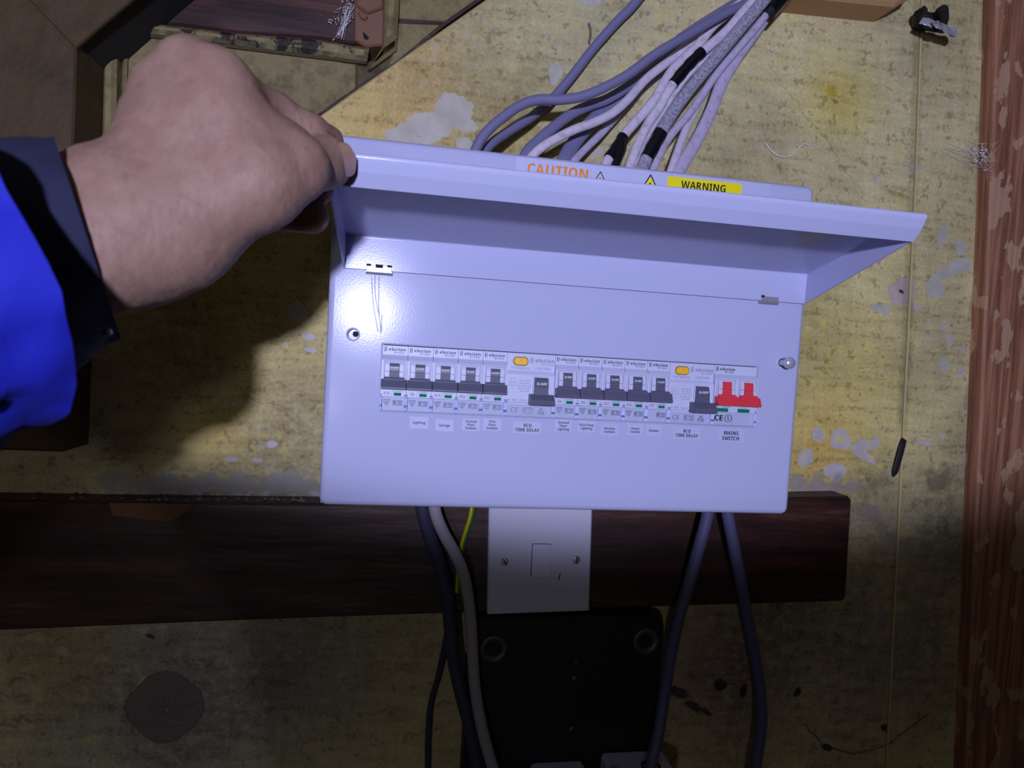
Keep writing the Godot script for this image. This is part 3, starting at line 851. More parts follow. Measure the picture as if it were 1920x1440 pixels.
	for h in [[686, 736, 507, 0.0018], [1424, 1459, 560, 0.0014]]:
		var a := at(h[0], h[2], 0.002)
		var b := at(h[1], h[2], 0.002)
		var y := 0.1662
		var hg := base("hinge", Vector3.ZERO, u)
		st = mb()
		tube(st, [Vector3(a.x, y, 0.0022), Vector3((a.x + b.x) / 2, y, 0.0022), Vector3(b.x, y, 0.0022)], h[3], -1.0, 14, Vector3(0, 1, 0))
		put("knuckle", st, M.dull_metal, hg)
		st = mb()
		box(st, Vector3(a.x + 0.0005, y, 0.0032), Vector3(b.x - 0.0005, y + 0.0042, 0.0042), 0.0003)
		put("leaf", st, M.dull_metal, hg)
		st = mb()
		var w: float = b.x - a.x
		for e in ([0.02, 0.36, 0.80] if h[0] < 1000 else [0.02]):
			var lw: float = w * (0.28 if e == 0.36 else 0.17)
			box(st, Vector3(a.x + w * e, y + 0.0034 - (0.0008 if e == 0.36 else 0.0), 0.0038), Vector3(a.x + w * e + lw, y + 0.0050, 0.00435), 0.0001)
		put("leaf_slots", st, M.slot_black, hg)
	# devices
	var spots := [["B16", 0], ["B6", 1], ["B16", 2], ["B32", 3], ["B32", 4], ["", 5], ["B6", 7], ["B6", 8], ["B32", 9], ["B32", 10], ["", 11], ["", 12], ["", 14]]
	st = mb()
	box(st, Vector3(AP_LO.x - 0.01, AP_LO.y - 0.01, -0.03), Vector3(AP_HI.x + 0.01, AP_HI.y + 0.01, -0.026), 0.0005)
	put("rear_plate", st, M.slot_black, u)
	for s in spots:
		var x: float = AP_LO.x + 0.0001 + s[1] * PITCH
		if s[1] in [5, 12]: residual_device(u, x)
		elif s[1] == 14: main_switch(u, x)
		else: breaker(u, x, s[0], s[1])
	# stickers under the devices
	sticker(u, 768, 781, 803, 804, ["Lighting"], 0.00175, true)
	sticker(u, 816, 786, 851, 809, ["Garage"], 0.00175, true)
	sticker(u, 866, 785, 900, 808, ["Ground", "Floor", "Sockets"], 0.0017, true)
	sticker(u, 905, 785, 940, 808, ["First", "Floor", "Sockets"], 0.0017, true)
	sticker(u, 962, 791, 1015, 813, ["RCD", "TIME DELAY"], 0.0024, true)
	sticker(u, 1040, 787, 1072, 810, ["Ground", "Floor", "Lighting"], 0.00175, true)
	sticker(u, 1083, 789, 1116, 811, ["First Floor", "Lighting"], 0.00175, true)
	sticker(u, 1127, 796, 1158, 817, ["Kitchen", "Sockets"], 0.00175, true)
	sticker(u, 1176, 796, 1206, 817, ["Oven/", "Cooker"], 0.00175, true)
	sticker(u, 1211, 797, 1241, 818, ["Shower"], 0.00175, true)
	sticker(u, 1262, 801, 1313, 824, ["RCD", "TIME DELAY"], 0.0024, true)
	sticker(u, 1345, 805, 1395, 829, ["MAINS", "SWITCH"], 0.0029, true)
	# notices along the top of the cover
	var n := base("caution_notice", Vector3.ZERO, u)
	st = mb()
	prism(st, PackedVector2Array([Vector2(0.1262, UH - 0.026), Vector2(0.243, UH - 0.026), Vector2(0.243, UH - 0.0026), Vector2(0.1262, UH - 0.0026)]), -0.0002, 0.00018, 0.00005)
	put("paper", st, M.sticker, n)
	st = mb()
	var c0 := at2(1047, 311, 0)
	write(st, "CAUTION", Vector3(c0.x, c0.y - 0.0043, 0.00022), 0.0078, true, 0.95)
	tag(put("lettering", st, M.caution_orange, n), "orange CAUTION lettering")
	st = mb()
	var c1 := at2(1126, 322, 0)
	warning_triangle(st, c1, 0.0125, 0.0007, 0.00022)
	put("warning_triangle", st, M.print_black, n)
	st = mb()
	prism(st, PackedVector2Array([c1 + Vector2(-0.0006, -0.0040), c1 + Vector2(0.0006, -0.0040), c1 + Vector2(0.0007, -0.009), c1 + Vector2(-0.0007, -0.009)].map(func(q): return Vector2(q.x, q.y))), 0.0001, 0.00026)
	put("exclamation_mark", st, M.caution_orange, n)
	n = base("warning_notice", Vector3.ZERO, u)
	st = mb()
	prism(st, PackedVector2Array([Vector2(0.2440, UH - 0.026), Vector2(0.3235, UH - 0.026), Vector2(0.3235, UH - 0.0026), Vector2(0.2440, UH - 0.0026)]), -0.0002, 0.00018, 0.00005)
	put("paper", st, M.sticker, n)
	st = mb()
	var y0 := at2(1252, 331, 0)
	var y1 := at2(1391, 345, 0)
	prism(st, rounded(Vector2(y0.x, y1.y - 0.0165), Vector2(y1.x, y1.y), 0.0016), 0.0001, 0.00026)
	put("yellow_panel", st, M.warning_yellow, n)
	st = mb()
	write(st, "WARNING", Vector3((y0.x + y1.x) / 2.0 - 0.0008, y1.y - 0.0052, 0.0003), 0.0054, true, 0.98)
	put("lettering", st, M.print_black, n)
	var c2 := at2(1220, 328, 0)
	st = mb()
	prism(st, PackedVector2Array([c2 + Vector2(0, -0.0013), c2 + Vector2(-0.0058, -0.0115), c2 + Vector2(0.0058, -0.0115)]), 0.0001, 0.00024)
	put("triangle_field", st, M.warning_yellow, n)
	st = mb()
	warning_triangle(st, c2, 0.0125, 0.0009, 0.00028)
	box(st, Vector3(c2.x - 0.0008, c2.y - 0.0096, 0.0001), Vector3(c2.x + 0.0006, c2.y - 0.0058, 0.0003), 0.00005)
	put("warning_triangle", st, M.print_black, n)


func warning_triangle(st: SurfaceTool, tip: Vector2, h: float, wide: float, z: float) -> void:
	var c := [tip, tip + Vector2(-h * 0.577, -h), tip + Vector2(h * 0.577, -h)]
	for k in 3:
		var a: Vector2 = c[k]
		var b: Vector2 = c[(k + 1) % 3]
		var s := (b - a).normalized().orthogonal() * wide * 0.5
		prism(st, PackedVector2Array([a + s, b + s, b - s, a - s]), 0.0001, z)


func sticker(u: Node, x0: float, y0: float, x1: float, y1: float, lines: Array, size: float, bold: bool) -> void:
	var a := at2(x0, (y0 + y1) / 2.0, 0)
	var b := at2(x1, (y0 + y1) / 2.0, 0)
	var c := at2((x0 + x1) / 2.0, y0, 0)
	var d := at2((x0 + x1) / 2.0, y1, 0)
	var o := base("circuit_sticker", Vector3.ZERO, u)
	tag(o, "small printed sticker reading %s" % " ".join(lines))
	var st := mb()
	prism(st, rounded(Vector2(a.x, d.y), Vector2(b.x, c.y), 0.0004, 2), -0.0001, 0.00022, 0.00006)
	put("paper", st, M.sticker, o)
	st = mb()
	var m := Vector2((a.x + b.x) / 2.0, (c.y + d.y) / 2.0)
	for k in lines.size():
		write(st, lines[k], Vector3(m.x, m.y + ((lines.size() - 1) / 2.0 - k) * size * 1.42, 0.00026), size, bold, 0.95 if bold else 1.0)
	put("lettering", st, M.print_black, o)


func fillet(pts: Array, radii: Array, n := 6) -> Array:
	var r := [pts[0]]
	for k in range(1, pts.size() - 1):
		var a: Vector2 = (pts[k - 1] - pts[k]).normalized()
		var b: Vector2 = (pts[k + 1] - pts[k]).normalized()
		var half := acos(clampf(a.dot(b), -1, 1)) / 2.0
		var t: float = radii[k] / tan(half)
		var p0: Vector2 = pts[k] + a * t
		var p1: Vector2 = pts[k] + b * t
		for j in n + 1: 
			var f := j / float(n)
			r.append(p0.lerp(pts[k], f).lerp(pts[k].lerp(p1, f), f))
	r.append(pts[-1])
	return r


func build_lid(u: Node) -> void:       # a shallow tray, swung up on its hinges
	var lid := base("lid", Vector3.ZERO, u)
	tag(lid, "white lid swung up, seen from inside")
	var x0 := 0.0098
	var x1 := 0.3592
	var hinge := Vector2(0.1672, 0.0030)      # (y, z)
	var fold := Vector2(0.1905, 0.0036)
	var tip := Vector2(0.2146, 0.1190)
	var crease := Vector2(0.2058, 0.1142)
	var lip := Vector2(0.1988, 0.1088)
	var line := fillet([hinge, fold, tip, crease, lip], [0, 0.0022, 0.0022, 0.005, 0], 8)
	var t := 0.0011
	var st := mb()
	var inner := []
	var outer := []
	var nrm := []
	for i in line.size():
		var d: Vector2 = (line[mini(i + 1, line.size() - 1)] - line[maxi(i - 1, 0)]).normalized()
		var out := Vector2(d.y, -d.x)        # turned away from the tray's inside
		if i == 0: out = Vector2(out.x, out.y)
		nrm.append(out)
		outer.append(line[i] + out * t * 0.5)
		inner.append(line[i] - out * t * 0.5)
	for e in [[outer, 1.0], [inner, -1.0]]:
		var rows := []
		var norms := []
		for i in e[0].size():
			rows.append([Vector3(x0, e[0][i].x, e[0][i].y), Vector3(x1, e[0][i].x, e[0][i].y)])
			norms.append([Vector3(0, nrm[i].x, nrm[i].y) * e[1], Vector3(0, nrm[i].x, nrm[i].y) * e[1]])
		smooth_grid(st, rows, norms)
	for e in [0, line.size() - 1]:
		var d: Vector2 = line[e] - line[1 if e == 0 else line.size() - 2]
		quad(st, Vector3(x0, outer[e].x, outer[e].y), Vector3(x1, outer[e].x, outer[e].y), Vector3(x1, inner[e].x, inner[e].y), Vector3(x0, inner[e].x, inner[e].y), Vector3(0, d.x, d.y))
	for i in line.size() - 1:
		for x in [x0, x1]:
			quad(st, Vector3(x, outer[i].x, outer[i].y), Vector3(x, outer[i + 1].x, outer[i + 1].y), Vector3(x, inner[i + 1].x, inner[i + 1].y), Vector3(x, inner[i].x, inner[i].y), Vector3(-1 if x == x0 else 1, 0, 0))
	put("tray", st, M.white_paint, lid)
	for s in [[x0, x0 + t], [x1 - t, x1]]:
		st = mb()
		var p := inner.duplicate()
		across(st, p, s[0], s[1])
		put("side_flange", st, M.white_paint, lid)


# ---- the devices; d is measured down from the window's top edge
func dz(list: Array) -> Array:
	return list.map(func(q): return Vector2(AP_HI.y - q[0] * 0.001, q[1] * 0.001))


func dbox(st: SurfaceTool, x: float, x0: float, x1: float, d0: float, d1: float, z0: float, z1: float, c := 0.2) -> void:
	box(st, Vector3(x + x0 * 0.001, AP_HI.y - d1 * 0.001, z0 * 0.001), Vector3(x + x1 * 0.001, AP_HI.y - d0 * 0.001, z1 * 0.001), c * 0.001)


func dtext(st: SurfaceTool, what: String, x: float, mx: float, d: float, z: float, cap: float, bold := false, stretch := 1.0) -> void:
	write(st, what, Vector3(x + mx * 0.001, AP_HI.y - d * 0.001, z * 0.001 + 0.00003), cap * 0.001, bold, stretch)


func maker_mark(st: SurfaceTool, x: float, mx: float, d: float, z: float, k := 1.0) -> void:      # the printed mark: bars and dots, the name, a small line
	dbox(st, x, mx - 6.2 * k, mx - 5.6 * k, d - 1.7 * k, d + 1.6 * k, z - 0.1, z + 0.06, 0.01)
	for e in [[-1.3, 0.2], [-0.1, 0.45], [1.1, 0.15]]:
		dbox(st, x, mx - 5.1 * k, mx - (5.1 - 1.0 * e[1] - 0.3) * k, d + (e[0] - 0.4) * k, d + (e[0] + 0.4) * k, z - 0.1, z + 0.06, 0.01)
	dtext(st, "elucian", x, mx + 2.5 * k, d - 0.1 * k, z, 2.15 * k, true, 1.12)
	dtext(st, "BY CLICK", x, mx + 4.2 * k, d + 2.1 * k, z, 0.95 * k, true, 1.2)


func approval_mark(st: SurfaceTool, x: float, mx: float, d: float, z: float, k := 1.0) -> void:   # a framed K with two short lines of letters
	for e in [[-3.1, 3.1, -1.8, -1.6], [-3.1, 3.1, 1.6, 1.8], [-3.1, -2.9, -1.8, 1.8], [2.9, 3.1, -1.8, 1.8]]:
		dbox(st, x, mx + e[0] * k, mx + e[1] * k, d + e[2] * k, d + e[3] * k, z - 0.1, z + 0.06, 0.01)
	dtext(st, "K", x, mx - 1.6 * k, d, z, 2.6 * k, false)
	dtext(st, "EMA", x, mx + 1.3 * k, d - 0.75 * k, z, 1.0 * k, false)
	dtext(st, "EUR", x, mx + 1.3 * k, d + 0.75 * k, z, 1.0 * k, false)


func toggle(u: Node, x: float, w: float, m: Material, say: String, stems: Array) -> void:   # stems: [left, right] in millimetres from x
	var st := mb()
	for s in stems:
		across(st, dz([[12.9, 4.6], [12.9, 6.6], [15.0, 7.3], [18.3, 7.7], [18.6, 7.5], [22.0, 8.2], [24.6, 8.8], [24.6, 4.6]]), x + s[0] * 0.001, x + s[1] * 0.001)
		across(st, dz([[22.7, 4.6], [22.7, 8.4], [23.6, 9.0], [25.2, 9.4], [25.2, 4.6]]), x + (s[0] - 3.6) * 0.001, x + (s[1] + 3.6) * 0.001)
	across(st, dz([[24.2, 4.6], [24.2, 8.8], [24.8, 9.4], [27.2, 10.6], [29.6, 11.8], [30.4, 11.8], [30.9, 11.2], [31.0, 10.0], [31.0, 4.6]]), x + 0.00025, x + (w - 0.25) * 0.001)
	var o := put("toggle", st, m, u)
	if say != "":
		st = mb()
		for s in stems: dtext(st, say, x, (s[0] + s[1]) / 2.0, 16.0, 7.75, 1.35, true, 1.0)
		put("toggle_print", st, M.print_white, u)


func recess(st: SurfaceTool, x: float, lo: float, hi: float) -> void:    # the frame and the two curved plates beside a toggle's stem
	dbox(st, x, lo, lo + 1.0, 11.6, 25.0, 3.0, 5.9, 0.3)
	dbox(st, x, hi - 1.0, hi, 11.6, 25.0, 3.0, 5.9, 0.3)
	dbox(st, x, lo, hi, 10.8, 11.7, 3.0, 5.9, 0.3)
	across(st, dz([[11.9, 3.0], [11.9, 4.7], [14.0, 5.4], [18.45, 5.9], [18.6, 5.6], [18.6, 3.0]]), x + (lo + 1.3) * 0.001, x + (hi - 1.3) * 0.001)
	across(st, dz([[18.8, 3.0], [18.8, 5.6], [18.95, 5.9], [22.0, 5.9], [25.0, 5.2], [25.0, 3.0]]), x + (lo + 1.3) * 0.001, x + (hi - 1.3) * 0.001)


func body_of(st: SurfaceTool, x: float, w: float) -> void:
	across(st, dz([[0.5, -24], [0.5, 0.4], [0.8, 0.8], [7.0, 0.8], [7.6, 1.0], [10.4, 4.0], [11.0, 4.3], [36.4, 4.3], [36.9, 3.8], [37.2, 1.6], [46.6, 1.6], [46.9, 1.2], [46.9, -24]]), x + 0.00006, x + (w - 0.06) * 0.001)


func clips(u: Node, x: float, w: float) -> void:     # bright clear clips at both sides of the terminal cover, with dark slots
	var dk := mb()
	for e in [0.0, w - 1.25]:
		var st := mb()
		dbox(st, x, e, e + 1.2, 34.6, 46.2, 0.5, 4.7, 0.35)
		put("clear_clip", st, M.clip_plastic, u)
		dbox(dk, x, e + 0.05, e + 1.1, 34.8, 35.5, 2.0, 4.85, 0.05)
		dbox(dk, x, e + 0.15, e + 1.0, 36.2, 36.8, 2.0, 4.85, 0.05)
		dbox(dk, x, e + 0.10, e + 1.1, 42.2, 43.8, 2.0, 4.85, 0.05)
	tag(put("clip_slots", dk, M.module_dark, u), "", "", "", "stuff")


func breaker(u: Node, x: float, rating: String, place: int) -> void:
	var o := base("circuit_breaker", Vector3.ZERO, u)
	tag(o, "narrow white breaker with a dark toggle, marked %s" % rating if rating != "" else "narrow white breaker with a dark toggle and a clear flap, beside the second test button")
	var st := mb()
	body_of(st, x, 17.75)
	recess(st, x, 1.2, 16.6)
	put("body", st, M.module_plastic, o)
	toggle(o, x, 17.75, M.module_dark, "O-OFF", [[5.5, 12.3]])
	st = mb()
	dbox(st, x, 9.3, 14.4, 33.6, 35.7, 4.0, 4.5, 0.1)
	put("indicator", st, M.indicator_green, o)
	st = mb()
	dbox(st, x, 1.4, 16.3, 37.4, 46.2, 1.0, 3.6, 0.4)
	put("terminal_cover", st, M.clear_plastic, o)
	clips(o, x, 17.75)
	st = mb()
	maker_mark(st, x, 7.6, 3.4, 0.8)
	put("maker_print", st, M.print_black if rating == "" else M.print_dark, o)
	st = mb()
	dtext(st, "BS EN60898-1", x, 11.9, 32.6, 4.3, 0.85)
	if rating != "": dtext(st, rating, x, 4.4, 34.2, 4.3, 1.9)
	else:
		dtext(st, "230/400V~", x, 4.2, 33.2, 4.3, 0.8)
		dtext(st, "50/60Hz", x, 3.8, 34.4, 4.3, 0.8)
	dbox(st, x, 8.0, 8.12, 33.4, 36.4, 4.2, 4.36, 0.01)
	dbox(st, x, 7.2, 8.1, 33.4, 33.52, 4.2, 4.36, 0.01)
	if rating != "":
		dtext(st, "230/400V~", x, 4.8, 38.9, 3.6, 0.85)
		dtext(st, "50/60Hz", x, 4.4, 40.3, 3.6, 0.85)
		dtext(st, "6000", x, 4.4, 41.8, 3.6, 0.9)
		dtext(st, "3", x, 4.4, 43.2, 3.6, 0.85)
	approval_mark(st, x, 12.0, 40.8, 3.6)
	put("rating_print", st, M.print_dark, o)


func residual_device(u: Node, x: float) -> void:
	var w := 35.6
	var o := base("residual_current_switch", Vector3.ZERO, u)
	tag(o, "double width white switch with a yellow test button and an off-centre dark toggle")
	var st := mb()
	across(st, dz([[0.5, -24], [0.5, 0.4], [0.8, 0.8], [13.0, 0.8], [13.6, 1.0], [15.6, 2.6], [16.4, 2.8], [36.0, 2.8], [36.6, 2.6], [37.0, 1.8], [46.6, 1.6], [46.9, 1.2], [46.9, -24]]), x + 0.00006, x + (w - 0.06) * 0.001)
	dbox(st, x, 19.4, 20.4, 17.0, 30.0, 2.0, 4.4, 0.3)
	dbox(st, x, 30.2, 31.2, 17.0, 30.0, 2.0, 4.4, 0.3)
	dbox(st, x, 19.4, 31.2, 16.4, 17.6, 2.0, 4.2, 0.3)
	put("body", st, M.module_plastic, o)
	st = mb()
	prism(st, rounded(Vector2(x + 0.0047, AP_HI.y - 0.0093), Vector2(x + 0.0152, AP_HI.y - 0.0036), 0.0028, 8), 0.0, 0.0024, 0.0007)
	put("test_button", st, M.button_yellow, o)
	st = mb()
	prism(st, rounded(Vector2(x + 0.0042, AP_HI.y - 0.0098), Vector2(x + 0.0157, AP_HI.y - 0.0031), 0.0032, 8), 0.0, 0.00088)
	put("button_surround", st, M.module_dark, o)
	st = mb()
	across(st, dz([[17.8, 2.0], [17.8, 5.4], [19.0, 6.6], [24.0, 8.4], [24.3, 8.2], [30.5, 9.2], [30.5, 2.0]]), x + 0.0204, x + 0.0302)
	across(st, dz([[29.8, 2.0], [29.8, 9.0], [30.6, 10.0], [33.4, 13.4], [36.6, 14.4], [37.2, 13.8], [37.4, 12.4], [37.4, 2.0]]), x + 0.0168, x + 0.0344)
	put("toggle", st, M.module_dark, o)
	st = mb()
	dtext(st, "O-OFF", x, 25.2, 22.0, 8.3, 1.9, true, 1.0)
	put("toggle_print", st, M.print_white, o)
	st = mb()
	dbox(st, x, 1.4, w - 1.4, 37.8, 46.2, 1.0, 3.6, 0.4)
	put("terminal_cover", st, M.clear_plastic, o)
	clips(o, x, w)
	st = mb()
	maker_mark(st, x, 24.8, 5.4, 0.8, 1.22)
	dtext(st, "CU2RCD80A", x, 26.6, 11.2, 0.8, 1.65, false, 1.0)
	dtext(st, "Test Regularly", x, 9.6, 11.3, 0.8, 1.75, false, 0.9)
	dtext(st, "T", x, 9.9, 6.5, 2.4, 2.2)
	var y := 19.0
	for s in ["Inc=Ics=6kA", "I\u0394n 100mA", "Un 240V 50Hz", "BS EN61008-1", "I\u0394m 800A"]:
		dtext(st, s, x, 13.6, y + 1.4, 2.8, 1.15)
		y += 1.9
	# the wiring diagram
	for e in [[2.6, 2.75, 19.5, 25.6], [5.4, 5.55, 18.6, 25.6], [1.6, 7.4, 21.8, 21.95], [1.6, 1.75, 19.4, 24.2], [7.3, 7.45, 20.4, 24.2], [1.6, 7.4, 24.1, 24.25], [3.2, 4.9, 18.6, 18.75], [3.6, 3.75, 18.6, 25.6]]:
		dbox(st, x, e[0], e[1], e[2], e[3], 2.7, 2.86, 0.01)
	dtext(st, "1  N", x, 4.0, 27.0, 2.8, 1.0)
	dtext(st, "In  80A   2pole", x, 8.6, 34.8, 2.8, 1.6, false, 1.0)
	dtext(st, "CE", x, 6.6, 42.0, 3.6, 3.4, false, 1.1)
	approval_mark(st, x, 16.8, 42.0, 3.6, 1.2)
	var c := Vector2(x + 0.0268, AP_HI.y - 0.0398)
	warning_triangle(st, c, 0.0040, 0.00018, 0.0037)
	dtext(st, "DVE", x, 26.8, 42.9, 3.6, 0.9)
	dbox(st, x, 24.2, 29.4, 44.4, 44.6, 3.5, 3.66, 0.01)
	put("printed_lettering", st, M.print_grey, o)


func main_switch(u: Node, x: float) -> void:
	var w := 35.6
	var o := base("main_switch", Vector3.ZERO, u)
	tag(o, "double width white isolator with a red twin toggle, last in the row")
	var st := mb()
	body_of(st, x, w)
	recess(st, x, 1.2, 16.6)
	recess(st, x, 19.0, 34.4)
	put("body", st, M.module_plastic, o)
	toggle(o, x, w, M.toggle_red, "", [[5.5, 12.3], [23.2, 30.0]])
	for e in [[2.4, 12.2], [20.0, 29.8]]:
		st = mb()
		dbox(st, x, e[0], e[1], 33.3, 36.1, 4.0, 4.5, 0.1)
		put("indicator", st, M.indicator_green, o)
	st = mb()
	dbox(st, x, 1.0, 17.0, 37.4, 46.4, 1.0, 3.6, 0.4)
	put("terminal_cover", st, M.clear_plastic, o)
	st = mb()
	dbox(st, x, 17.6, w - 1.0, 37.4, 46.4, 1.0, 3.2, 0.4)
	put("terminal_cover", st, M.clear_plastic, o)
	clips(o, x, w)
	st = mb()
	maker_mark(st, x, 8.4, 3.6, 0.8, 1.05)
	dtext(st, "100A", x, 2.6, 32.3, 4.3, 0.9)
	dtext(st, "BS EN60947-3", x, 10.6, 32.4, 4.3, 0.8)
	dtext(st, "In 100A", x, 24.6, 32.4, 4.3, 0.8)
	dtext(st, "CE", x, 5.4, 41.0, 3.6, 4.2, true, 1.1)
	dtext(st, "S", x, 13.2, 41.0, 3.6, 2.8, false)
	var c := Vector3(x + 0.0132, AP_HI.y - 0.041, 0.0036)
	lathe(st, [Vector2(0.0026, 0.0), Vector2(0.0026, 0.00008), Vector2(0.0029, 0.00008), Vector2(0.0029, 0.0)], Transform3D(Basis(), c), 28)
	put("printed_lettering", st, M.print_black, o)


# ---------------------------------------------------------------- other things on the wall
func build_switch() -> void:
	var o := base("wall_switch")
	tag(o, "square white wall switch with one rocker below the consumer unit", "light switch")
	var z := -0.066
	var st := mb()
	var p := ccw(poly_at([917, 952, 1111, 952, 1105, 1146, 914, 1153], z))
	prism(st, p, z - 0.0075, z, 0.0012)
	put("plate", st, M.switch_plastic, o)
	st = mb()
	prism(st, inset(p, 0.0012), -0.0848, z - 0.0082, 0.0005)
	put("back_box", st, M.switch_plastic, o)
	st = mb()
	var r := poly_at([997, 1022, 1034, 1021, 1035, 1083, 996, 1085], z + 0.004)
	var c := (r[0] + r[1] + r[2] + r[3]) / 4.0
	var w := 0.0078
	across(st, [Vector2(c.y + 0.0138, z - 0.002), Vector2(c.y + 0.0138, z + 0.0012), Vector2(c.y + 0.001, z + 0.0022), Vector2(c.y - 0.0132, z + 0.0048), Vector2(c.y - 0.0138, z + 0.0042), Vector2(c.y - 0.0138, z - 0.002)], c.x - w, c.x + w)
	put("rocker", st, M.switch_plastic, o)
	st = mb()
	for e in [[c.x - w - 0.0005, c.x - w, -0.0142, 0.0142], [c.x + w, c.x + w + 0.0005, -0.0142, 0.0142], [c.x - w, c.x + w, 0.0138, 0.0143], [c.x - w, c.x + w, -0.0143, -0.0138]]:
		box(st, Vector3(e[0], c.y + e[2], z - 0.001), Vector3(e[1], c.y + e[3], z + 0.00015), 0.0001)
	put("rocker_gap", st, M.module_dark, o)
	for q in [[946, 1053], [1081, 1050]]:
		var a := at(q[0], q[1], z)
		var sc := base("screw", Vector3.ZERO, o)
		st = mb()
		lathe(st, [Vector2(0.0001, 0.0008), Vector2(0.0022, 0.0007), Vector2(0.0034, 0.0003), Vector2(0.0036, -0.001)], Transform3D(Basis(), a), 20)
		put("screw_head", st, M.dull_metal, sc)
		st = mb()
		box(st, Vector3(-0.0031, -0.0005, 0.0004), Vector3(0.0031, 0.0005, 0.0009), 0.0001, Transform3D(Basis(Vector3(0, 0, 1), -0.9 if q[0] < 1000 else 1.5), a))
		put("screw_slot", st, M.slot_black, sc)
	st = mb()
	prism(st, poly_at([1046, 1086, 1050, 1073, 1051, 1076, 1048, 1087], z), z - 0.0005, z + 0.00015)
	put("scuff", st, M.slot_black, o)


func build_meter_board() -> void:
	var o := base("meter_board")
	tag(o, "black rounded mounting board with two ringed screw holes under the switch", "board")
	var st := mb()
	var a := at2(884, 1148, -0.088)
	var b := at2(1246, 1152, -0.088)
	prism(st, rounded(Vector2(a.x, a.y - 0.26), Vector2(b.x + 0.001, b.y), 0.013, 8), WALL - 0.001, -0.088, 0.002)
	put("board", st, M.meter_board, o)
	for q in [[925, 1215], [1210, 1201]]:
		var c := at(q[0], q[1], -0.088)
		st = mb()
		var prof := [Vector2(0.0064, 0.0), Vector2(0.0064, 0.0016), Vector2(0.0080, 0.0030), Vector2(0.0100, 0.0036), Vector2(0.0118, 0.0034), Vector2(0.0126, 0.0022), Vector2(0.0129, 0.0)]
		lathe(st, prof, Transform3D(Basis(), c), 32)
		put("screw_cup", st, M.brass_ring, o)
		st = mb()
		lathe(st, [Vector2(0.0001, 0.0008), Vector2(0.0065, 0.0008)], Transform3D(Basis(), c), 24)
		put("screw_recess", st, M.slot_black, o)
	for q in [[1076, 1272, 0.0022], [1071, 1366, 0.0018], [1080, 1244, 0.0014]]:
		st = mb()
		lathe(st, [Vector2(0.0001, 0.001), Vector2(q[2] * 0.7, 0.0009), Vector2(q[2], 0.0)], Transform3D(Basis(), at(q[0], q[1], -0.088)), 14)
		put("nail_head", st, M.bracket_brown, o)
	# two pale boxes at the bottom edge
	var k := base("terminal_box", Vector3.ZERO)
	tag(k, "pale plastic box at the bottom edge with a dark tail entering its top", "terminal box")
	st = mb()
	var p := at(1128, 1413, -0.084)
	var q2 := at(1238, 1406, -0.084)
	box(st, Vector3(p.x, p.y - 0.08, -0.0876), Vector3(q2.x + 0.004, p.y, -0.040), 0.003)
	put("body", st, M.switch_plastic, k)
	st = mb()
	lathe(st, [Vector2(0.0088, -0.004), Vector2(0.0088, 0.0012), Vector2(0.0074, 0.0016), Vector2(0.0068, 0.0004)], Transform3D(Basis(Vector3(1, 0, 0), -PI / 2.0), Vector3(at(1221, 1432, -0.062).x, p.y, -0.062)), 24)
	put("cable_gland", st, M.slot_black, k)
	st = mb()
	lathe(st, [Vector2(0.0055, -0.001), Vector2(0.0055, 0.0010), Vector2(0.0001, 0.0012)], Transform3D(Basis(Vector3(1, 0, 0), -PI / 2.0), Vector3(at(1158, 1437, -0.055).x, p.y, -0.058)), 20)
	put("blanking_plug", st, M.switch_plastic, k)
	k = base("terminal_box", Vector3.ZERO)
	tag(k, "pale plastic box just showing at the bottom edge, left of the one with a tail", "terminal box")
	st = mb()
	p = at(995, 1432, -0.084)
	q2 = at(1094, 1428, -0.084)
	box(st, Vector3(p.x, p.y - 0.07, -0.0876), Vector3(q2.x, p.y, -0.040), 0.003)
	put("body", st, M.switch_plastic, k)
	st = mb()
	box(st, Vector3(p.x + 0.004, p.y - 0.066, -0.0405), Vector3(q2.x - 0.004, p.y - 0.006, -0.0385), 0.0008)
	put("cover", st, M.switch_plastic, k)


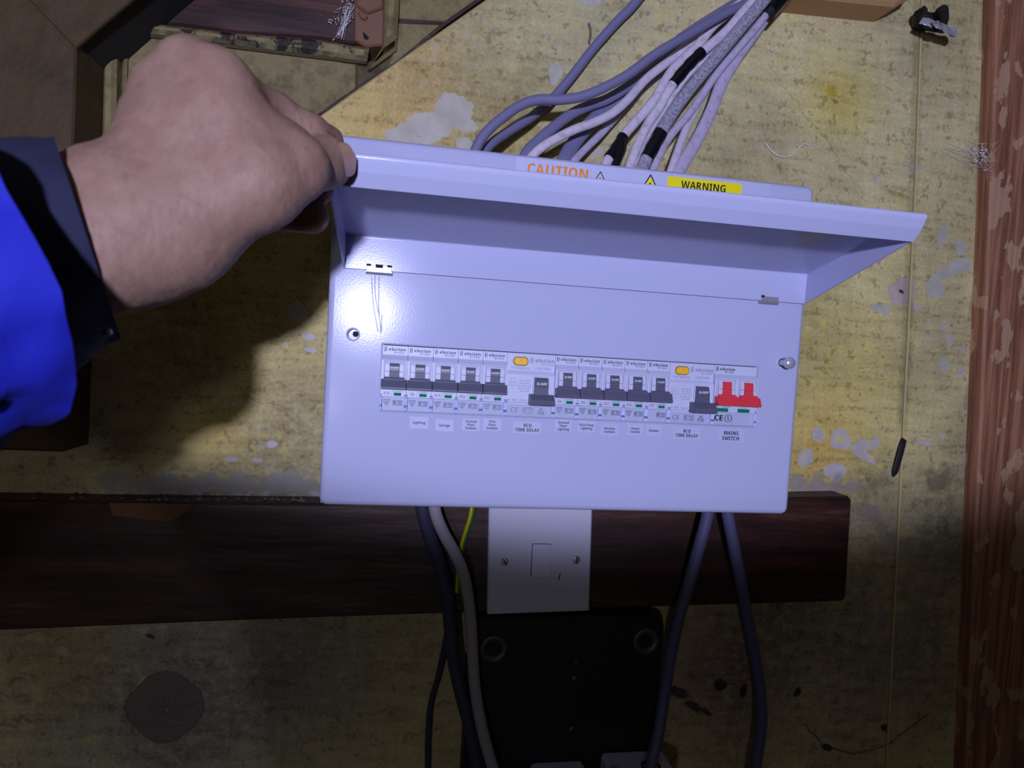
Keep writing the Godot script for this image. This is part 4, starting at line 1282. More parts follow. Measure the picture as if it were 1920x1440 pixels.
func build_small_things() -> void:
	# spring clip
	var o := base("spring_clip")
	tag(o, "bright metal spring clip with dark claws on the wall at upper right", "clip")
	var st := mb()
	var q := []
	for e in [[1727, 38, -0.082], [1740, 41, -0.079], [1750, 45, -0.079], [1758, 46, -0.073], [1766, 50, -0.078], [1776, 55, -0.079], [1787, 61, -0.084]]: q.append(at(e[0], e[1], e[2]))
	var line := curve_points(q, 0.0015)
	var wide := 0.0050
	tube(st, line, wide, 0.0006, 12, Vector3(0.0, 0.3, 1.0))
	lathe(st, [Vector2(0.0001, 0.0008), Vector2(0.0045, 0.0006), Vector2(0.0050, 0.0)], Transform3D(Basis(), line[-1]), 16)
	put("metal_band", st, M.chrome, o)
	for e in [[[1722, 52, -0.109], [1719, 40, -0.1], [1722, 26, -0.092], [1730, 20, -0.088], [1731, 34, -0.083]], [[1768, 46, -0.109], [1762, 30, -0.1], [1764, 18, -0.094], [1770, 20, -0.088], [1771, 40, -0.083]]]:
		st = mb()
		var c := []
		for k in e: c.append(at(k[0], k[1], k[2]))
		tube(st, curve_points(c, 0.002), 0.0030, 0.0042, 10)
		put("claw", st, M.dark_iron, o)
	st = mb()
	box(st, at(1722, 50, WALL) + Vector3(-0.001, -0.003, 0.0), at(1768, 30, WALL) + Vector3(0.002, 0.0, 0.004), 0.001)
	put("clip_base", st, M.dark_iron, o)
	# rusty strap end in the boards' joint
	st = mb()
	var s := []
	for e in [[1695, 824, -0.1085], [1692, 836, -0.106], [1686, 858, -0.1055], [1679, 884, -0.107], [1678, 890, -0.1095]]: s.append(at(e[0], e[1], e[2]))
	tube(st, curve_points(s, 0.002), 0.0036, 0.0011, 10)
	tag(put("iron_strap", st, M.dark_iron), "short dark iron strap hanging from the board joint at lower right", "strap")
	# thread
	st = mb()
	s = []
	for e in [[1434, 268], [1452, 288], [1470, 294], [1484, 291], [1498, 277], [1508, 270], [1517, 272]]: s.append(at(e[0], e[1], WALL + 0.0015))
	tube(st, curve_points(s, 0.002), 0.0006, -1.0, 6)
	tag(put("loose_thread", st, M.cobweb), "pale loose thread clinging to the wall right of the cables", "thread")
	# cobwebs
	var rng := RandomNumberGenerator.new()
	rng.seed = 21
	st = mb()
	for k in 26:
		var a := at(1840 + rng.randf_range(-10, 18), 280 + rng.randf_range(-12, 40), -0.104 + rng.randf_range(-0.003, 0.012))
		var b := at(1750 + rng.randf_range(0, 70), 270 + rng.randf_range(-10, 20), -0.1085) if k % 2 == 0 else at(1850 + rng.randf_range(0, 24), 260 + rng.randf_range(0, 90), -0.092)
		var m := (a + b) / 2.0 - Vector3(0, 0.003 * rng.randf(), 0)
		tube(st, [a, m, b], 0.00012, -1.0, 4, Vector3(0, 0, 1), false)
	for k in 26:
		var c := at(1843 + rng.randfn(0, 9), 288 + rng.randfn(0, 12), -0.103 + rng.randf() * 0.008)
		lathe(st, [Vector2(0.00001, -0.0008), Vector2(0.0007 + rng.randf() * 0.0007, 0), Vector2(0.00001, 0.0009)], Transform3D(Basis.from_euler(Vector3(rng.randf() * 3, rng.randf() * 3, 0)), c), 6)
	var w := put("cobweb", st, M.cobweb)
	tag(w, "dusty cobweb between the wall and the timber post at the right", "cobweb", "", "stuff")
	st = mb()
	for k in 120:
		var t := rng.randf()
		var px := 655 - t * t * 30 + rng.randfn(0, 10) if k % 3 else 668 - t * 44
		var py := t * 45 + rng.randfn(0, 3) if k % 3 else 26 + t * 50
		var c := at(px, py, -0.1222 + rng.randf() * 0.003)
		lathe(st, [Vector2(0.00001, -0.0004), Vector2(0.0003 + rng.randf() * 0.0006, 0), Vector2(0.00001, 0.0005)], Transform3D(Basis.from_euler(Vector3(rng.randf() * 3, rng.randf() * 3, 0)), c), 5)
	for k in 14:
		tube(st, [at(668 - rng.randf() * 20, rng.randf() * 30, -0.119), at(630 + rng.randf() * 14, 62 + rng.randf() * 14, -0.119)], 0.00012, -1.0, 4, Vector3(0, 0, 1), false)
	tag(put("cobweb", st, M.cobweb), "speckled cobweb on the dark brown panel beside the brown bracket", "cobweb", "", "stuff")
	# the filled hole at lower left
	st = mb()
	var warp := FastNoiseLite.new()
	warp.seed = 9
	warp.frequency = 1.0
	var cen := at(310, 1325, WALL)
	var rows := []
	var nn := 64
	for i in 16:
		var row := []
		for k in nn:
			var a := TAU * k / nn
			var f := i / 15.0
			var rim := 0.0315 * (1.0 + 0.05 * cos(4.0 * a) + 0.05 * warp.get_noise_2d(cos(a) * 1.6, sin(a) * 1.6)) * f
			var p := Vector3(cos(a) * rim, sin(a) * rim, 0)
			var hgt := 0.0024 * sqrt(1.0 - pow(f, 6.0)) + 0.0016 * warp.get_noise_2d(p.x * 260.0, p.y * 260.0) * (1.0 - pow(f, 8.0)) + 0.001 * warp.get_noise_2d(p.x * 700.0 + 9.0, p.y * 700.0) * (1.0 - pow(f, 8.0))
			hgt -= 0.003 * exp(-p.distance_squared_to(Vector3(0.001, -0.002, 0)) / 0.00001)
			row.append(cen + p + Vector3(0, 0, hgt - (0.0008 if i == 15 else 0.0)))
		rows.append(row)
	for i in 15:
		for k in nn:
			var j := (k + 1) % nn
			quad(st, rows[i][k], rows[i][j], rows[i + 1][j], rows[i + 1][k], Vector3(0, 0, 1))
	tag(put("plaster_plug", st, M.dust), "rough grey plaster plug filling a round hole at lower left of the wall", "plaster patch")


# ---------------------------------------------------------------- cables
func cable(called: String, label: String, pts: Array, rx: float, rz: float, m: Material, tapes := [], group := "") -> void:   # pts: [px, py, z], ...; tapes: [from, to] along the line
	var q := []
	for e in pts: q.append(at(e[0], e[1], e[2]))
	var line := curve_points(q, 0.004)
	var st := mb()
	tube(st, line, rx, rz, 16)
	var o := base(called)
	tag(o, label, "cable", group)
	put("sheath", st, m, o)
	for t in tapes:
		var i0 := 0
		var i1 := line.size() - 1
		for k in line.size():      # the part of the line between two pixel heights
			if line[k].distance_to(at(t[0], t[1], line[k].z)) < line[i0].distance_to(at(t[0], t[1], line[i0].z)): i0 = k
			if line[k].distance_to(at(t[2], t[3], line[k].z)) < line[i1].distance_to(at(t[2], t[3], line[i1].z)): i1 = k
		if i0 > i1:
			var h := i0
			i0 = i1; i1 = h
		st = mb()
		var part := line.slice(i0, i1 + 1)
		var rr := []
		for k in part.size(): rr.append(rx + t[4] + 0.00035 * sin(k * 2.1))
		tube(st, part, rr, rz + t[4], 18)
		put("insulation_tape", st, M.tape_black, o)


func build_cables() -> void:
	var g: Material = M.cable_blue_grey
	var w: Material = M.cable_white
	cable("power_cable", "blue-grey round cable running alone to the top, leftmost above the unit", [[1290, -120, -0.101], [1193, 3, -0.101], [1160, 37, -0.101], [1113, 90, -0.101], [1080, 133, -0.1], [1047, 173, -0.098], [1022, 198, -0.092], [993, 222, -0.086], [953, 247, -0.075], [915, 276, -0.062], [880, 330, -0.05]], 0.0041, 0.0041, g)
	cable("power_cable", "blue-grey round cable bowing over in front of all the others", [[1560, -110, -0.092], [1412, -3, -0.083], [1360, 25, -0.075], [1320, 48, -0.07], [1277, 73, -0.065], [1227, 103, -0.06], [1177, 140, -0.057], [1127, 167, -0.055], [1087, 182, -0.054], [1047, 187, -0.053], [1010, 187, -0.052], [977, 197, -0.05], [943, 220, -0.047], [913, 247, -0.044], [893, 278, -0.042], [876, 330, -0.04]], 0.0040, 0.0040, g)
	cable("power_cable", "blue-grey cable tucked under the bowing cable, third from the left", [[1540, -120, -0.1], [1390, 0, -0.099], [1300, 72, -0.097], [1225, 130, -0.094], [1177, 163, -0.09], [1137, 187, -0.086], [1107, 197, -0.082], [1073, 213, -0.076], [1040, 237, -0.07], [1010, 263, -0.064], [987, 287, -0.058], [960, 340, -0.052]], 0.0045, 0.0036, g)
	cable("power_cable", "off-white cable curving low to the left over darker cables", [[1540, -105, -0.09], [1400, 2, -0.089], [1330, 55, -0.088], [1277, 96, -0.087], [1243, 123, -0.084], [1210, 150, -0.08], [1177, 187, -0.073], [1147, 213, -0.068], [1113, 230, -0.064], [1077, 243, -0.06], [1043, 260, -0.057], [1018, 275, -0.055], [995, 296, -0.053], [965, 340, -0.05]], 0.0038, 0.0032, w)
	cable("power_cable", "broad dull grey flat cable behind the off-white curve", [[1430, -20, -0.105], [1300, 60, -0.104], [1235, 112, -0.103], [1193, 155, -0.1], [1153, 190, -0.096], [1120, 219, -0.09], [1093, 247, -0.084], [1073, 273, -0.078], [1055, 305, -0.07], [1035, 350, -0.064]], 0.0062, 0.0030, g)
	cable("power_cable", "slim lilac cable beside the broad grey one", [[1290, 90, -0.106], [1215, 155, -0.104], [1175, 198, -0.1], [1147, 229, -0.094], [1123, 255, -0.087], [1100, 277, -0.08], [1077, 302, -0.072], [1045, 350, -0.064]], 0.0033, 0.0026, M.cable_lilac)
	cable("power_cable", "off-white cable ending in a lump of black tape at the cover", [[1500, -110, -0.085], [1420, -20, -0.084], [1343, 43, -0.083], [1307, 87, -0.082], [1260, 133, -0.08], [1227, 187, -0.076], [1193, 227, -0.072], [1173, 250, -0.068], [1158, 274, -0.062], [1138, 304, -0.055], [1120, 345, -0.05]], 0.0042, 0.0032, w, [[1170, 253, 1143, 297, 0.0006]])
	# the loose tape round its end
	var last: Node3D = get_node("power_cable_006")
	var st := mb()
	var q := []
	for e in [[1168, 262, -0.064], [1166, 280, -0.058], [1160, 296, -0.054], [1152, 315, -0.05]]: q.append(at(e[0], e[1], e[2]))
	tube(st, curve_points(q, 0.002), 0.0040, 0.0030, 8, Vector3(0.3, 0, 1))
	put("insulation_tape", st, M.tape_black, last)
	cable("power_cable", "off-white cable with a band of black tape half way up", [[1530, -110, -0.075], [1412, 3, -0.074], [1362, 58, -0.072], [1317, 97, -0.07], [1287, 127, -0.068], [1257, 165, -0.068], [1237, 200, -0.067], [1217, 229, -0.064], [1198, 267, -0.06], [1182, 307, -0.055], [1170, 350, -0.05]], 0.0041, 0.0032, w, [[1314, 100, 1262, 158, 0.0007]])
	cable("power_cable", "second off-white strand running into the taped band beside the first", [[1525, -100, -0.078], [1415, 12, -0.079], [1372, 66, -0.077], [1330, 108, -0.074], [1296, 134, -0.072], [1266, 172, -0.074], [1243, 208, -0.074], [1222, 240, -0.07], [1203, 275, -0.065], [1189, 310, -0.058], [1178, 350, -0.052]], 0.0030, 0.0026, w)
	cable("power_cable", "speckled mid grey cable with black tape just above the cover", [[1530, -120, -0.068], [1436, -4, -0.068], [1393, 47, -0.068], [1343, 107, -0.067], [1293, 167, -0.064], [1260, 213, -0.06], [1240, 247, -0.057], [1222, 280, -0.053], [1205, 313, -0.05], [1188, 355, -0.046]], 0.0053, 0.0034, M.cable_speckled, [[1238, 250, 1212, 296, 0.0006]])
	cable("power_cable", "slim lilac cable close behind the speckled grey cable", [[1530, -100, -0.08], [1435, 30, -0.081], [1385, 90, -0.081], [1341, 143, -0.079], [1297, 207, -0.075], [1257, 255, -0.07], [1232, 300, -0.062], [1215, 350, -0.056]], 0.0034, 0.0028, M.cable_lilac)
	cable("power_cable", "white cable emerging right of the speckled grey one", [[1480, -60, -0.095], [1400, 50, -0.095], [1368, 95, -0.094], [1345, 133, -0.092], [1327, 163, -0.09], [1303, 207, -0.084], [1283, 250, -0.077], [1259, 317, -0.064], [1246, 360, -0.058]], 0.0037, 0.0030, w)
	cable("power_cable", "broad white flat cable, rightmost of the bunch above the unit", [[1530, -110, -0.088], [1447, 14, -0.088], [1410, 67, -0.088], [1380, 110, -0.087], [1353, 157, -0.085], [1334, 207, -0.08], [1307, 263, -0.072], [1272, 322, -0.062], [1250, 370, -0.055]], 0.0056, 0.0032, M.cable_lilac)
	st = mb()
	q = []
	for e in [[1436, 22, -0.078], [1452, 4, -0.078], [1475, -22, -0.078]]: q.append(at(e[0], e[1], e[2]))
	tube(st, curve_points(q, 0.002), 0.0095, 0.010, 16)
	tag(put("tape_wrap", st, M.tape_black), "black tape wrapped round the bunched cables at the top edge", "tape")
	# below the unit
	cable("supply_cable", "pale grey cable curving down left of the wall switch", [[812, 900, -0.05], [816, 958, -0.052], [832, 1000, -0.056], [850, 1032, -0.06], [868, 1072, -0.064], [878, 1120, -0.067], [884, 1180, -0.07], [887, 1240, -0.072], [892, 1300, -0.072], [905, 1370, -0.07], [924, 1440, -0.068], [950, 1530, -0.066]], 0.0050, 0.0044, M.cable_dark.duplicate())
	(get_node("supply_cable/sheath") as MeshInstance3D).material_override.albedo_color = Color8(150, 146, 152)
	cable("supply_cable", "darker cable hanging beside the pale grey one, left of the switch", [[788, 900, -0.06], [793, 958, -0.063], [806, 1005, -0.067], [822, 1050, -0.071], [836, 1100, -0.074], [842, 1150, -0.077], [850, 1230, -0.08], [862, 1290, -0.08], [880, 1360, -0.079], [898, 1440, -0.078], [920, 1530, -0.076]], 0.0058, 0.005, M.cable_dark)
	cable("supply_cable", "thin dark wire sagging against the lower wall left of the two cables", [[846, 1140, -0.0835], [838, 1190, -0.09], [824, 1260, -0.099], [808, 1320, -0.103], [803, 1380, -0.104], [802, 1440, -0.105], [800, 1530, -0.105]], 0.0028, 0.0028, M.cable_dark)
	cable("supply_cable", "dark grey tail from the unit down into the pale box, left of two", [[1332, 915, -0.05], [1326, 968, -0.052], [1311, 1025, -0.055], [1290, 1100, -0.06], [1272, 1160, -0.064], [1257, 1230, -0.068], [1246, 1300, -0.069], [1235, 1370, -0.066], [1221, 1432, -0.062], [1216, 1470, -0.062]], 0.0053, 0.0053, M.cable_blue_grey.duplicate())
	(get_node("supply_cable_003/sheath") as MeshInstance3D).material_override.albedo_color = Color8(84, 82, 116)
	cable("supply_cable", "dark grey tail curving down past the batten, right of two", [[1358, 915, -0.05], [1365, 968, -0.052], [1377, 1030, -0.055], [1394, 1120, -0.062], [1409, 1200, -0.07], [1423, 1280, -0.077], [1428, 1350, -0.08], [1422, 1400, -0.081], [1414, 1450, -0.081], [1400, 1530, -0.081]], 0.0053, 0.0053, get_node("supply_cable_003/sheath").material_override)
	var o := base("earth_wire")
	tag(o, "thin green and yellow earth wire under the unit", "wire")
	q = []
	for e in [[890, 910, -0.066], [885, 962, -0.068], [877, 990, -0.072], [868, 1020, -0.075], [862, 1060, -0.078], [858, 1110, -0.08]]: q.append(at(e[0], e[1], e[2]))
	var line := curve_points(q, 0.003)
	for e in [["yellow_stripe", M.earth_yellow, -0.0010], ["green_stripe", M.earth_green, 0.0010]]:
		st = mb()
		tube(st, line.map(func(p): return p + Vector3(e[2], 0, 0)), 0.0016, 0.0019, 10)
		put(e[0], st, e[1], o)


# ---------------------------------------------------------------- the hand that holds the lid
func surface_nets(bones: Array, lo: Vector3, hi: Vector3, cell: float, rough: FastNoiseLite) -> ArrayMesh:   # bones: [a, b, ra, rb, blend]
	var nx := int((hi.x - lo.x) / cell) + 2
	var ny := int((hi.y - lo.y) / cell) + 2
	var nz := int((hi.z - lo.z) / cell) + 2
	var f := PackedFloat32Array()
	f.resize(nx * ny * nz)
	f.fill(0.05)
	for b in bones:
		var a: Vector3 = b[0]
		var e: Vector3 = b[1]
		var r0: float = b[2]
		var r1: float = b[3]
		var k: float = b[4]
		var reach := maxf(r0, r1) + 0.016
		var p0 := (a.min(e) - Vector3.ONE * reach - lo) / cell
		var p1 := (a.max(e) + Vector3.ONE * reach - lo) / cell
		var ab := e - a
		var inv := 1.0 / maxf(ab.length_squared(), 1e-9)
		for z in range(maxi(0, int(p0.z)), mini(nz, int(p1.z) + 2)):
			for y in range(maxi(0, int(p0.y)), mini(ny, int(p1.y) + 2)):
				var at_row := (z * ny + y) * nx
				for x in range(maxi(0, int(p0.x)), mini(nx, int(p1.x) + 2)):
					var p := lo + Vector3(x, y, z) * cell
					var t := clampf((p - a).dot(ab) * inv, 0.0, 1.0)
					var d := p.distance_to(a + ab * t) - lerpf(r0, r1, t)
					var o := f[at_row + x]
					var h := maxf(k - absf(d - o), 0.0) / k
					f[at_row + x] = minf(d, o) - h * h * k * 0.25
	var index := {}
	var verts := PackedVector3Array()
	var norms := PackedVector3Array()
	var tris := PackedInt32Array()
	var sy := nx
	var sz := nx * ny
	var corner := [0, 1, sy, sy + 1, sz, sz + 1, sz + sy, sz + sy + 1]
	var edges := [[0, 1], [2, 3], [4, 5], [6, 7], [0, 2], [1, 3], [4, 6], [5, 7], [0, 4], [1, 5], [2, 6], [3, 7]]
	for z in nz - 1:
		for y in ny - 1:
			for x in nx - 1:
				var i := z * sz + y * sy + x
				var c0 := f[i] < 0.0
				if f[i] > cell * 2.5 or f[i] < -cell * 2.5: continue
				var mixed := false
				for c in corner:
					if (f[i + c] < 0.0) != c0: mixed = true
				if not mixed: continue
				var sum := Vector3.ZERO
				var n := 0
				for e in edges:
					var a := f[i + corner[e[0]]]
					var b := f[i + corner[e[1]]]
					if (a < 0.0) != (b < 0.0):
						var t := a / (a - b)
						var pa := Vector3(e[0] & 1, (e[0] >> 1) & 1, e[0] >> 2)
						var pb := Vector3(e[1] & 1, (e[1] >> 1) & 1, e[1] >> 2)
						sum += pa.lerp(pb, t)
						n += 1
				var p := lo + (Vector3(x, y, z) + sum / n) * cell
				var g := Vector3(f[i + 1] - f[i] + f[i + 1 + sy] - f[i + sy] + f[i + 1 + sz] - f[i + sz] + f[i + 1 + sy + sz] - f[i + sy + sz],
					f[i + sy] - f[i] + f[i + sy + 1] - f[i + 1] + f[i + sy + sz] - f[i + sz] + f[i + sy + sz + 1] - f[i + sz + 1],
					f[i + sz] - f[i] + f[i + sz + 1] - f[i + 1] + f[i + sz + sy] - f[i + sy] + f[i + sz + sy + 1] - f[i + sy + 1]).normalized()
				index[i] = verts.size()
				verts.append(p + g * rough.get_noise_3dv(p * 1000.0) * 0.0005)
				norms.append(g)
	for i in index:
		for axis in 3:
			var step: int = [1, sy, sz][axis]
			var u: int = [sy, sz, 1][axis]
			var v: int = [sz, 1, sy][axis]
			if (f[i] < 0.0) == (f[i + step] < 0.0): continue
			if not (index.has(i - u) and index.has(i - v) and index.has(i - u - v)): continue
			var q := [index[i], index[i - u], index[i - u - v], index[i - v]]
			if f[i] < 0.0: tris.append_array([q[0], q[2], q[1], q[0], q[3], q[2]])
			else: tris.append_array([q[0], q[1], q[2], q[0], q[2], q[3]])
	# smooth normals from the triangles themselves (they carry the fine relief)
	var acc := PackedVector3Array()
	acc.resize(verts.size())
	for t in range(0, tris.size(), 3):
		var n := (verts[tris[t + 2]] - verts[tris[t]]).cross(verts[tris[t + 1]] - verts[tris[t]])
		for k in 3: acc[tris[t + k]] += n
	for k in acc.size(): acc[k] = acc[k].normalized() if acc[k].length_squared() > 0.0 else norms[k]
	var arrays := []
	arrays.resize(Mesh.ARRAY_MAX)
	arrays[Mesh.ARRAY_VERTEX] = verts
	arrays[Mesh.ARRAY_NORMAL] = acc
	arrays[Mesh.ARRAY_INDEX] = tris
	var m := ArrayMesh.new()
	m.add_surface_from_arrays(Mesh.PRIMITIVE_TRIANGLES, arrays)
	return m


func bone(b: Array, joints: Dictionary, a: String, c: String, ra: float, rc: float, k: float) -> void:
	b.append([joints[a], joints[c], ra, rc, k])


func cloth(line: Array, sizes: Array, crease: float, seed_off: float, fold: FastNoiseLite) -> SurfaceTool:
	var s2 := mb()
	var rows2 := []
	var nn := 40
	for pass_ in 2:
		for ii in line.size():
			var i: int = ii if pass_ == 0 else line.size() - 1 - ii
			var d: Vector3 = (line[mini(i + 1, line.size() - 1)] - line[maxi(i - 1, 0)]).normalized()
			var sd := d.cross(Vector3(0, 0, 1)).normalized()
			var uu := sd.cross(d).normalized()
			var row := []
			for k in nn:
				var a := TAU * k / nn
				var r: float = sizes[i] * (1.0 + crease * fold.get_noise_3d(cos(a) * 1.1 + seed_off, sin(a) * 1.1, i * 0.16)) - (0.0022 if pass_ == 1 else 0.0)
				row.append(line[i] + sd * cos(a) * r + uu * sin(a) * r * 0.92)
			rows2.append(row)
	var nrm := []
	for i in rows2.size():
		var nrow := []
		for k in nn:
			var e1: Vector3 = rows2[mini(i + 1, rows2.size() - 1)][k] - rows2[maxi(i - 1, 0)][k]
			var e2: Vector3 = rows2[i][(k + 1) % nn] - rows2[i][(k + nn - 1) % nn]
			var n := e2.cross(e1).normalized()
			var axis: Vector3 = line[i if i < line.size() else line.size() * 2 - 1 - i]
			var outw: Vector3 = rows2[i][k] - axis
			if i >= line.size(): outw = -outw
			nrow.append(n if n.dot(outw) > 0.0 else -n)
		nrm.append(nrow)
	smooth_grid(s2, rows2, nrm, true)
	return s2


func build_person() -> void:
	var o := base("person")
	tag(o, "left hand and forearm in a blue jacket sleeve pinching the lid's corner", "person")
	var J := {}
	for e in [["ulna0", 58, 462, 0.178], ["ulna1", 214, 390, 0.160], ["radius0", 84, 522, 0.180], ["radius1", 262, 446, 0.162],
			["index0", 404, 160, 0.154], ["index1", 512, 214, 0.128], ["index2", 582, 250, 0.119], ["index3", 616, 266, 0.106],
			["middle0", 355, 134, 0.148], ["middle1", 430, 240, 0.119], ["middle2", 540, 335, 0.106], ["middle3", 596, 354, 0.102],
			["ring0", 312, 172, 0.144], ["ring1", 380, 300, 0.119], ["ring2", 500, 396, 0.106], ["ring3", 588, 408, 0.104],
			["little0", 290, 228, 0.142], ["little1", 320, 340, 0.121], ["little2", 410, 400, 0.112], ["little3", 470, 415, 0.110],
			["thumb0", 330, 430, 0.158], ["thumb1", 478, 345, 0.160], ["thumb2", 550, 314, 0.152], ["thumb3", 610, 305, 0.124],
			["web", 430, 255, 0.154], ["web2", 524, 290, 0.144], ["heel", 380, 472, 0.136], ["heel0", 270, 486, 0.154], ["carpus", 268, 388, 0.158]]:
		J[e[0]] = at(e[1], e[2], e[3])
	var b := []
	bone(b, J, "ulna0", "ulna1", 0.0240, 0.0270, 0.01)
	bone(b, J, "radius0", "radius1", 0.0225, 0.0265, 0.02)
	for e in ["little0", "ring0", "middle0", "index0"]: bone(b, J, "carpus", e, 0.0200, 0.0132, 0.007)
	bone(b, J, "radius1", "thumb0", 0.0233, 0.0212, 0.014)
	bone(b, J, "thumb0", "web", 0.0201, 0.0175, 0.014)
	bone(b, J, "thumb0", "thumb1", 0.0212, 0.0189, 0.012)
	bone(b, J, "web", "index0", 0.0175, 0.0138, 0.012)
	bone(b, J, "web", "web2", 0.0170, 0.0133, 0.012)
	bone(b, J, "web2", "thumb1", 0.0133, 0.0175, 0.010)
	bone(b, J, "thumb1", "thumb2", 0.0185, 0.0165, 0.006)
	bone(b, J, "web2", "thumb2", 0.0122, 0.0106, 0.008)
	bone(b, J, "heel0", "heel", 0.0201, 0.0133, 0.006)
	for e in ["index", "middle", "ring", "little"]:
		var s := 0.86 if e == "little" else 1.0
		bone(b, J, e + "0", e + "1", 0.0129 * s, 0.0104 * s, 0.005)
		bone(b, J, e + "1", e + "2", 0.0104 * s, 0.0093 * s, 0.003)
		bone(b, J, e + "2", e + "3", 0.0093 * s, 0.0085 * s, 0.003)
	b.append([J.thumb2.lerp(J.thumb3, 0.3) - Vector3(0, 0, 0.004), J.thumb3, 0.0122, 0.0134, 0.0025])
	# knuckles and tendons under the skin
	for e in ["index0", "middle0", "ring0", "little0"]:
		var up: Vector3 = (cam_at - J[e]).normalized()
		b.append([J[e], J[e] + up * 0.001, 0.0140, 0.0140, 0.004])
		b.append([J.carpus.lerp(J[e], 0.30) + up * 0.0172, J[e] + up * 0.0105, 0.0018, 0.0034, 0.007])
	var lo := Vector3.ONE * 9.0
	var hi := -lo
	for k in b:
		lo = lo.min(k[0].min(k[1]) - Vector3.ONE * 0.045)
		hi = hi.max(k[0].max(k[1]) + Vector3.ONE * 0.03)
	lo.x = maxf(lo.x, J.ulna0.x - 0.01)
	var rough := FastNoiseLite.new()
	rough.seed = 4
	rough.frequency = 0.09
	rough.fractal_octaves = 3
	mesh_of("hand", surface_nets(b, lo, hi, 0.0028, rough), M.skin, o)
	# thumb nail, bent over the thumb's end
	var dir: Vector3 = (J.thumb3 - J.thumb2).normalized()
	var out: Vector3 = (cam_at - J.thumb3)
	out = (out - dir * out.dot(dir)).normalized()
	var side := dir.cross(out).normalized()
	var st := mb()
	var rows := []
	var norms := []
	for i in 9:
		var row := []
		var nrow := []
		for k in 9:
			var u := (k - 4) / 4.0
			var v := (i - 4) / 4.0
			var half := 0.0088 * sqrt(maxf(0.0, 1.0 - pow(absf(v), 3.5)))
			var a := u * half / 0.0136
			var c: Vector3 = J.thumb3 + dir * (v * 0.0078 + 0.0008)
			var rr := 0.01375 - 0.0003 * v * v
			row.append(c + (out * cos(a) + side * sin(a)) * rr)
			nrow.append((out * cos(a) + side * sin(a)).normalized())
		rows.append(row)
		norms.append(nrow)
	smooth_grid(st, rows, norms)
	put("thumbnail", st, M.nail, o)
	# sleeve and cuff: cloth tubes round the forearm, with folds
	var fold := FastNoiseLite.new()
	fold.seed = 12
	fold.frequency = 1.0
	var cuff_at := at(166, 452, 0.164)
	var along := Vector3(-0.88, -0.36, 0.34).normalized()
	var bend := Vector3(-0.70, -0.70, 0.16).normalized()
	var c0: Array = curve_points([cuff_at, cuff_at + along * 0.020, cuff_at + along * 0.035 + bend * 0.02, cuff_at + along * 0.035 + bend * 0.06], 0.004)
	var sizes := []
	for k in c0.size(): sizes.append(lerpf(0.0420, 0.0560, minf(1.0, k / 12.0)))
	var cuff := put("cuff", cloth(c0, sizes, 0.10, 0.0, fold), M.cuff_navy, o)
	for e in [[0.006, 0.0425, 0.25], [0.052, 0.0545, 0.75]]:
		var sd := along.cross(Vector3(0, 0, 1)).normalized()
		if sd.y > 0.0: sd = -sd
		var uu := sd.cross(along).normalized()
		if uu.z < 0.0: uu = -uu
		var z: Vector3 = (sd * cos(e[2]) + uu * sin(e[2])).normalized()
		var p: Vector3 = cuff_at + along * minf(e[0], 0.035) + bend * maxf(0.0, e[0] - 0.035) + z * e[1] * 0.985
		st = mb()
		lathe(st, [Vector2(0.0019, -0.0008), Vector2(0.0018, 0.0006), Vector2(0.0012, 0.0010), Vector2(0.0001, 0.0013)], Transform3D(Basis.looking_at(-z), p), 16)
		put("snap_button", st, M.dull_metal, cuff)
	var sleeve_at := at(-32, 500, 0.200)
	var pull := Vector3(-0.68, -0.35, 0.74).normalized()
	var c1: Array = curve_points([sleeve_at, sleeve_at + pull * 0.02, sleeve_at + pull * 0.045, sleeve_at + pull * 0.06 + bend * 0.03, sleeve_at + pull * 0.06 + bend * 0.30], 0.006)
	sizes = []
	for k in c1.size(): sizes.append(lerpf(0.0570, 0.064, minf(1.0, k / 14.0)))
	put("jacket_sleeve", cloth(c1, sizes, 0.24, 5.0, fold), M.jacket_blue, o)


# ---------------------------------------------------------------- fittings added for the unseen lamps
func build_lamp(where: Vector3, towards: Vector3, label: String) -> void:
	var o := base("added_lamp")
	tag(o, label, "lamp")
	var z := (towards - where).normalized()
	var xf := Transform3D(Basis.looking_at(-z), where)
	var st := mb()
	lathe(st, [Vector2(0.0001, -0.06), Vector2(0.016, -0.06), Vector2(0.020, -0.05), Vector2(0.022, -0.012), Vector2(0.026, -0.004), Vector2(0.026, -0.003), Vector2(0.020, -0.004), Vector2(0.016, -0.008)], xf, 28)
	put("housing", st, M.dark_iron, o)
	st = mb()
	lathe(st, [Vector2(0.016, -0.008), Vector2(0.0001, -0.0075)], xf, 24)
	put("lens", st, M.lamp_glow, o)
	st = mb()
	tube(st, [where - z * 0.05, Vector3(where.x, where.y, 1.401)], 0.008, -1.0, 12, Vector3(0, 1, 0))
	put("bracket", st, M.dark_iron, o)


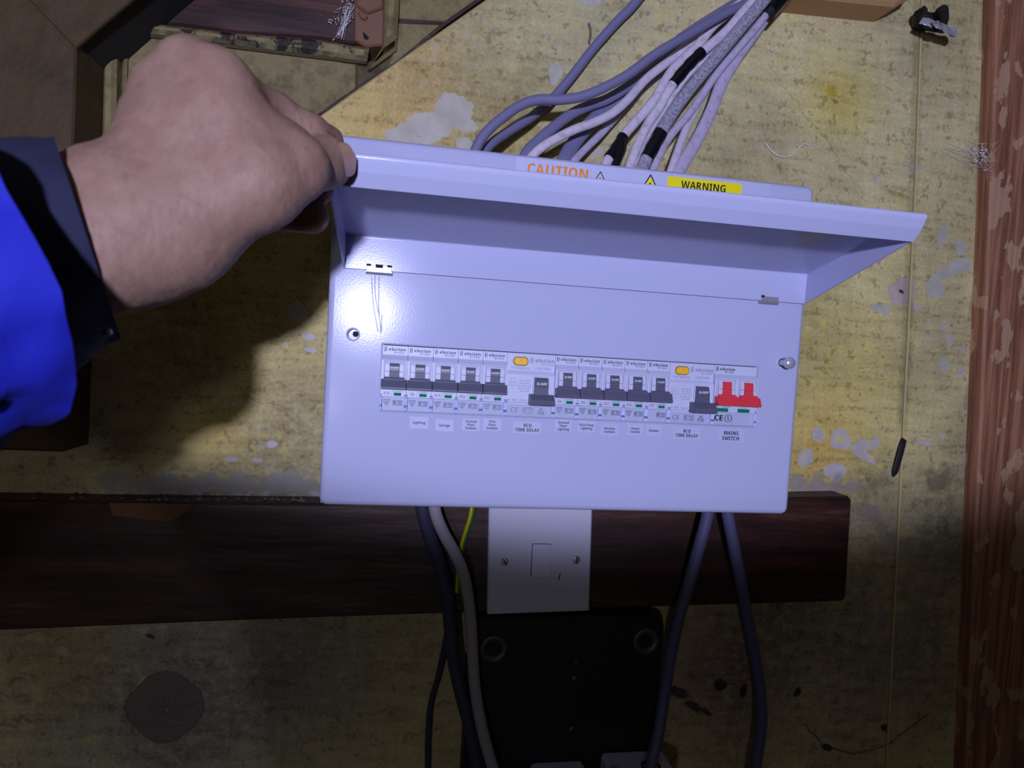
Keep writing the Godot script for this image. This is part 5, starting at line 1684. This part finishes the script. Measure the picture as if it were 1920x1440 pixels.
func _ready() -> void:
	# camera
	var turn := Vector3(0.05484866, 0.16199769, -0.05609472)
	cam_basis = Basis(turn.normalized(), turn.length()).transposed()
	var cam := Camera3D.new()
	cam.name = "camera"
	add_child(cam)
	cam.transform = Transform3D(cam_basis, cam_at)
	cam.keep_aspect = Camera3D.KEEP_HEIGHT
	cam.fov = rad_to_deg(2.0 * atan(720.0 / FOCAL))
	var lens := CameraAttributesPhysical.new()      # a little blur on the near hand
	lens.frustum_focal_length = 12.0 / tan(deg_to_rad(cam.fov) / 2.0)
	lens.frustum_focus_distance = 0.50
	lens.exposure_aperture = 9.0
	lens.frustum_near = 0.01
	lens.frustum_far = 20.0
	cam.attributes = lens
	cam.near = 0.01
	cam.far = 20.0
	cam.current = true
	# air, exposure
	var env := Environment.new()
	env.background_mode = Environment.BG_COLOR
	env.background_color = Color.BLACK
	env.tonemap_mode = Environment.TONE_MAPPER_LINEAR
	env.tonemap_exposure = 1.0
	env.sdfgi_enabled = true
	env.ssao_enabled = true
	env.ssil_enabled = true
	var we := WorldEnvironment.new()
	we.name = "environment"
	we.environment = env
	add_child(we)
	# unseen head torch: a cool beam whose lower edge crosses the batten
	var lamp_at := Vector3(-0.035, 0.185, 1.0)
	var beam := lamp_at + Vector3(0.235, 0.78, -1.0)
	var lamp := SpotLight3D.new()
	lamp.name = "head_torch_beam"
	add_child(lamp)
	lamp.look_at_from_position(lamp_at, beam)
	lamp.light_color = Color(0.63, 0.66, 1.0).linear_to_srgb()
	lamp.light_energy = 1.05
	lamp.light_size = 0.02
	lamp.spot_range = 6.0
	lamp.spot_attenuation = 2.0
	lamp.spot_angle = 50.7
	lamp.spot_angle_attenuation = 0.145
	lamp.shadow_enabled = true
	# added weak fill light behind the viewpoint, to lift the shadows
	var fill := OmniLight3D.new()
	fill.name = "added_fill_light"
	add_child(fill)
	fill.position = Vector3(-0.15, -0.02, 1.12)
	fill.light_color = Color(0.96, 0.95, 1.0).linear_to_srgb()
	fill.light_energy = 0.048
	fill.light_size = 0.03
	fill.omni_range = 6.0
	fill.omni_attenuation = 2.0
	fill.shadow_enabled = true
	# added faint beam, brightens the wall low at the left
	var side := SpotLight3D.new()
	side.name = "added_side_beam"
	add_child(side)
	side.look_at_from_position(Vector3(0.12, 0.02, 1.0), Vector3(-0.46, -0.30, -0.11))
	side.light_color = Color(0.95, 0.92, 1.0).linear_to_srgb()
	side.light_energy = 0.06
	side.light_size = 0.012
	side.spot_range = 6.0
	side.spot_attenuation = 2.0
	side.spot_angle = 19.0
	side.spot_angle_attenuation = 0.12
	side.shadow_enabled = true
	mat("lamp_glow", Color(1, 1, 1), 0.4, {"emission_enabled": true, "emission": Color(0.8, 0.85, 1.0), "emission_energy_multiplier": 1.0})
	make_materials()
	paint_wall()
	post_material()
	M.post_timber.uv1_triplanar = true
	M.post_timber.uv1_world_triplanar = true
	M.post_timber.uv1_scale = Vector3(5.0, 2.5, 5.0)
	build_room()
	build_batten()
	build_unit()
	build_switch()
	build_meter_board()
	build_cables()
	build_small_things()
	build_person()
	build_lamp(lamp_at - (beam - lamp_at).normalized() * 0.004, beam, "head torch light in an added housing and arm behind the viewpoint")
	build_lamp(side.position - (Vector3(-0.46, -0.30, -0.11) - side.position).normalized() * 0.004, Vector3(-0.46, -0.30, -0.11), "added dim lamp on an arm behind the viewpoint, brightening the lower left")
	var st := mb()
	var up := Transform3D(Basis(Vector3(1, 0, 0), -PI / 2.0), fill.position)
	lathe(st, [Vector2(0.0001, 0.05), Vector2(0.03, 0.045), Vector2(0.04, 0.02), Vector2(0.04, -0.03), Vector2(0.03, -0.05), Vector2(0.0001, -0.052)], up, 24)
	var added_fill := base("added_fill")  # made-up globe and arm round the added fill light
	tag(added_fill, "added fill lamp on a made-up wall arm behind the viewpoint", "added_fill")
	put("globe", st, M.lamp_glow, added_fill)
	st = mb()
	lathe(st, [Vector2(0.0001, -0.085), Vector2(0.03, -0.085), Vector2(0.042, -0.07), Vector2(0.042, -0.06), Vector2(0.032, -0.053), Vector2(0.0001, -0.053)], up, 24)
	tube(st, [fill.position + Vector3(0, -0.075, 0.0), Vector3(fill.position.x, fill.position.y - 0.075, 1.401)], 0.008, -1.0, 12, Vector3(0, 1, 0))
	put("added_fill_arm", st, M.dark_iron, added_fill)
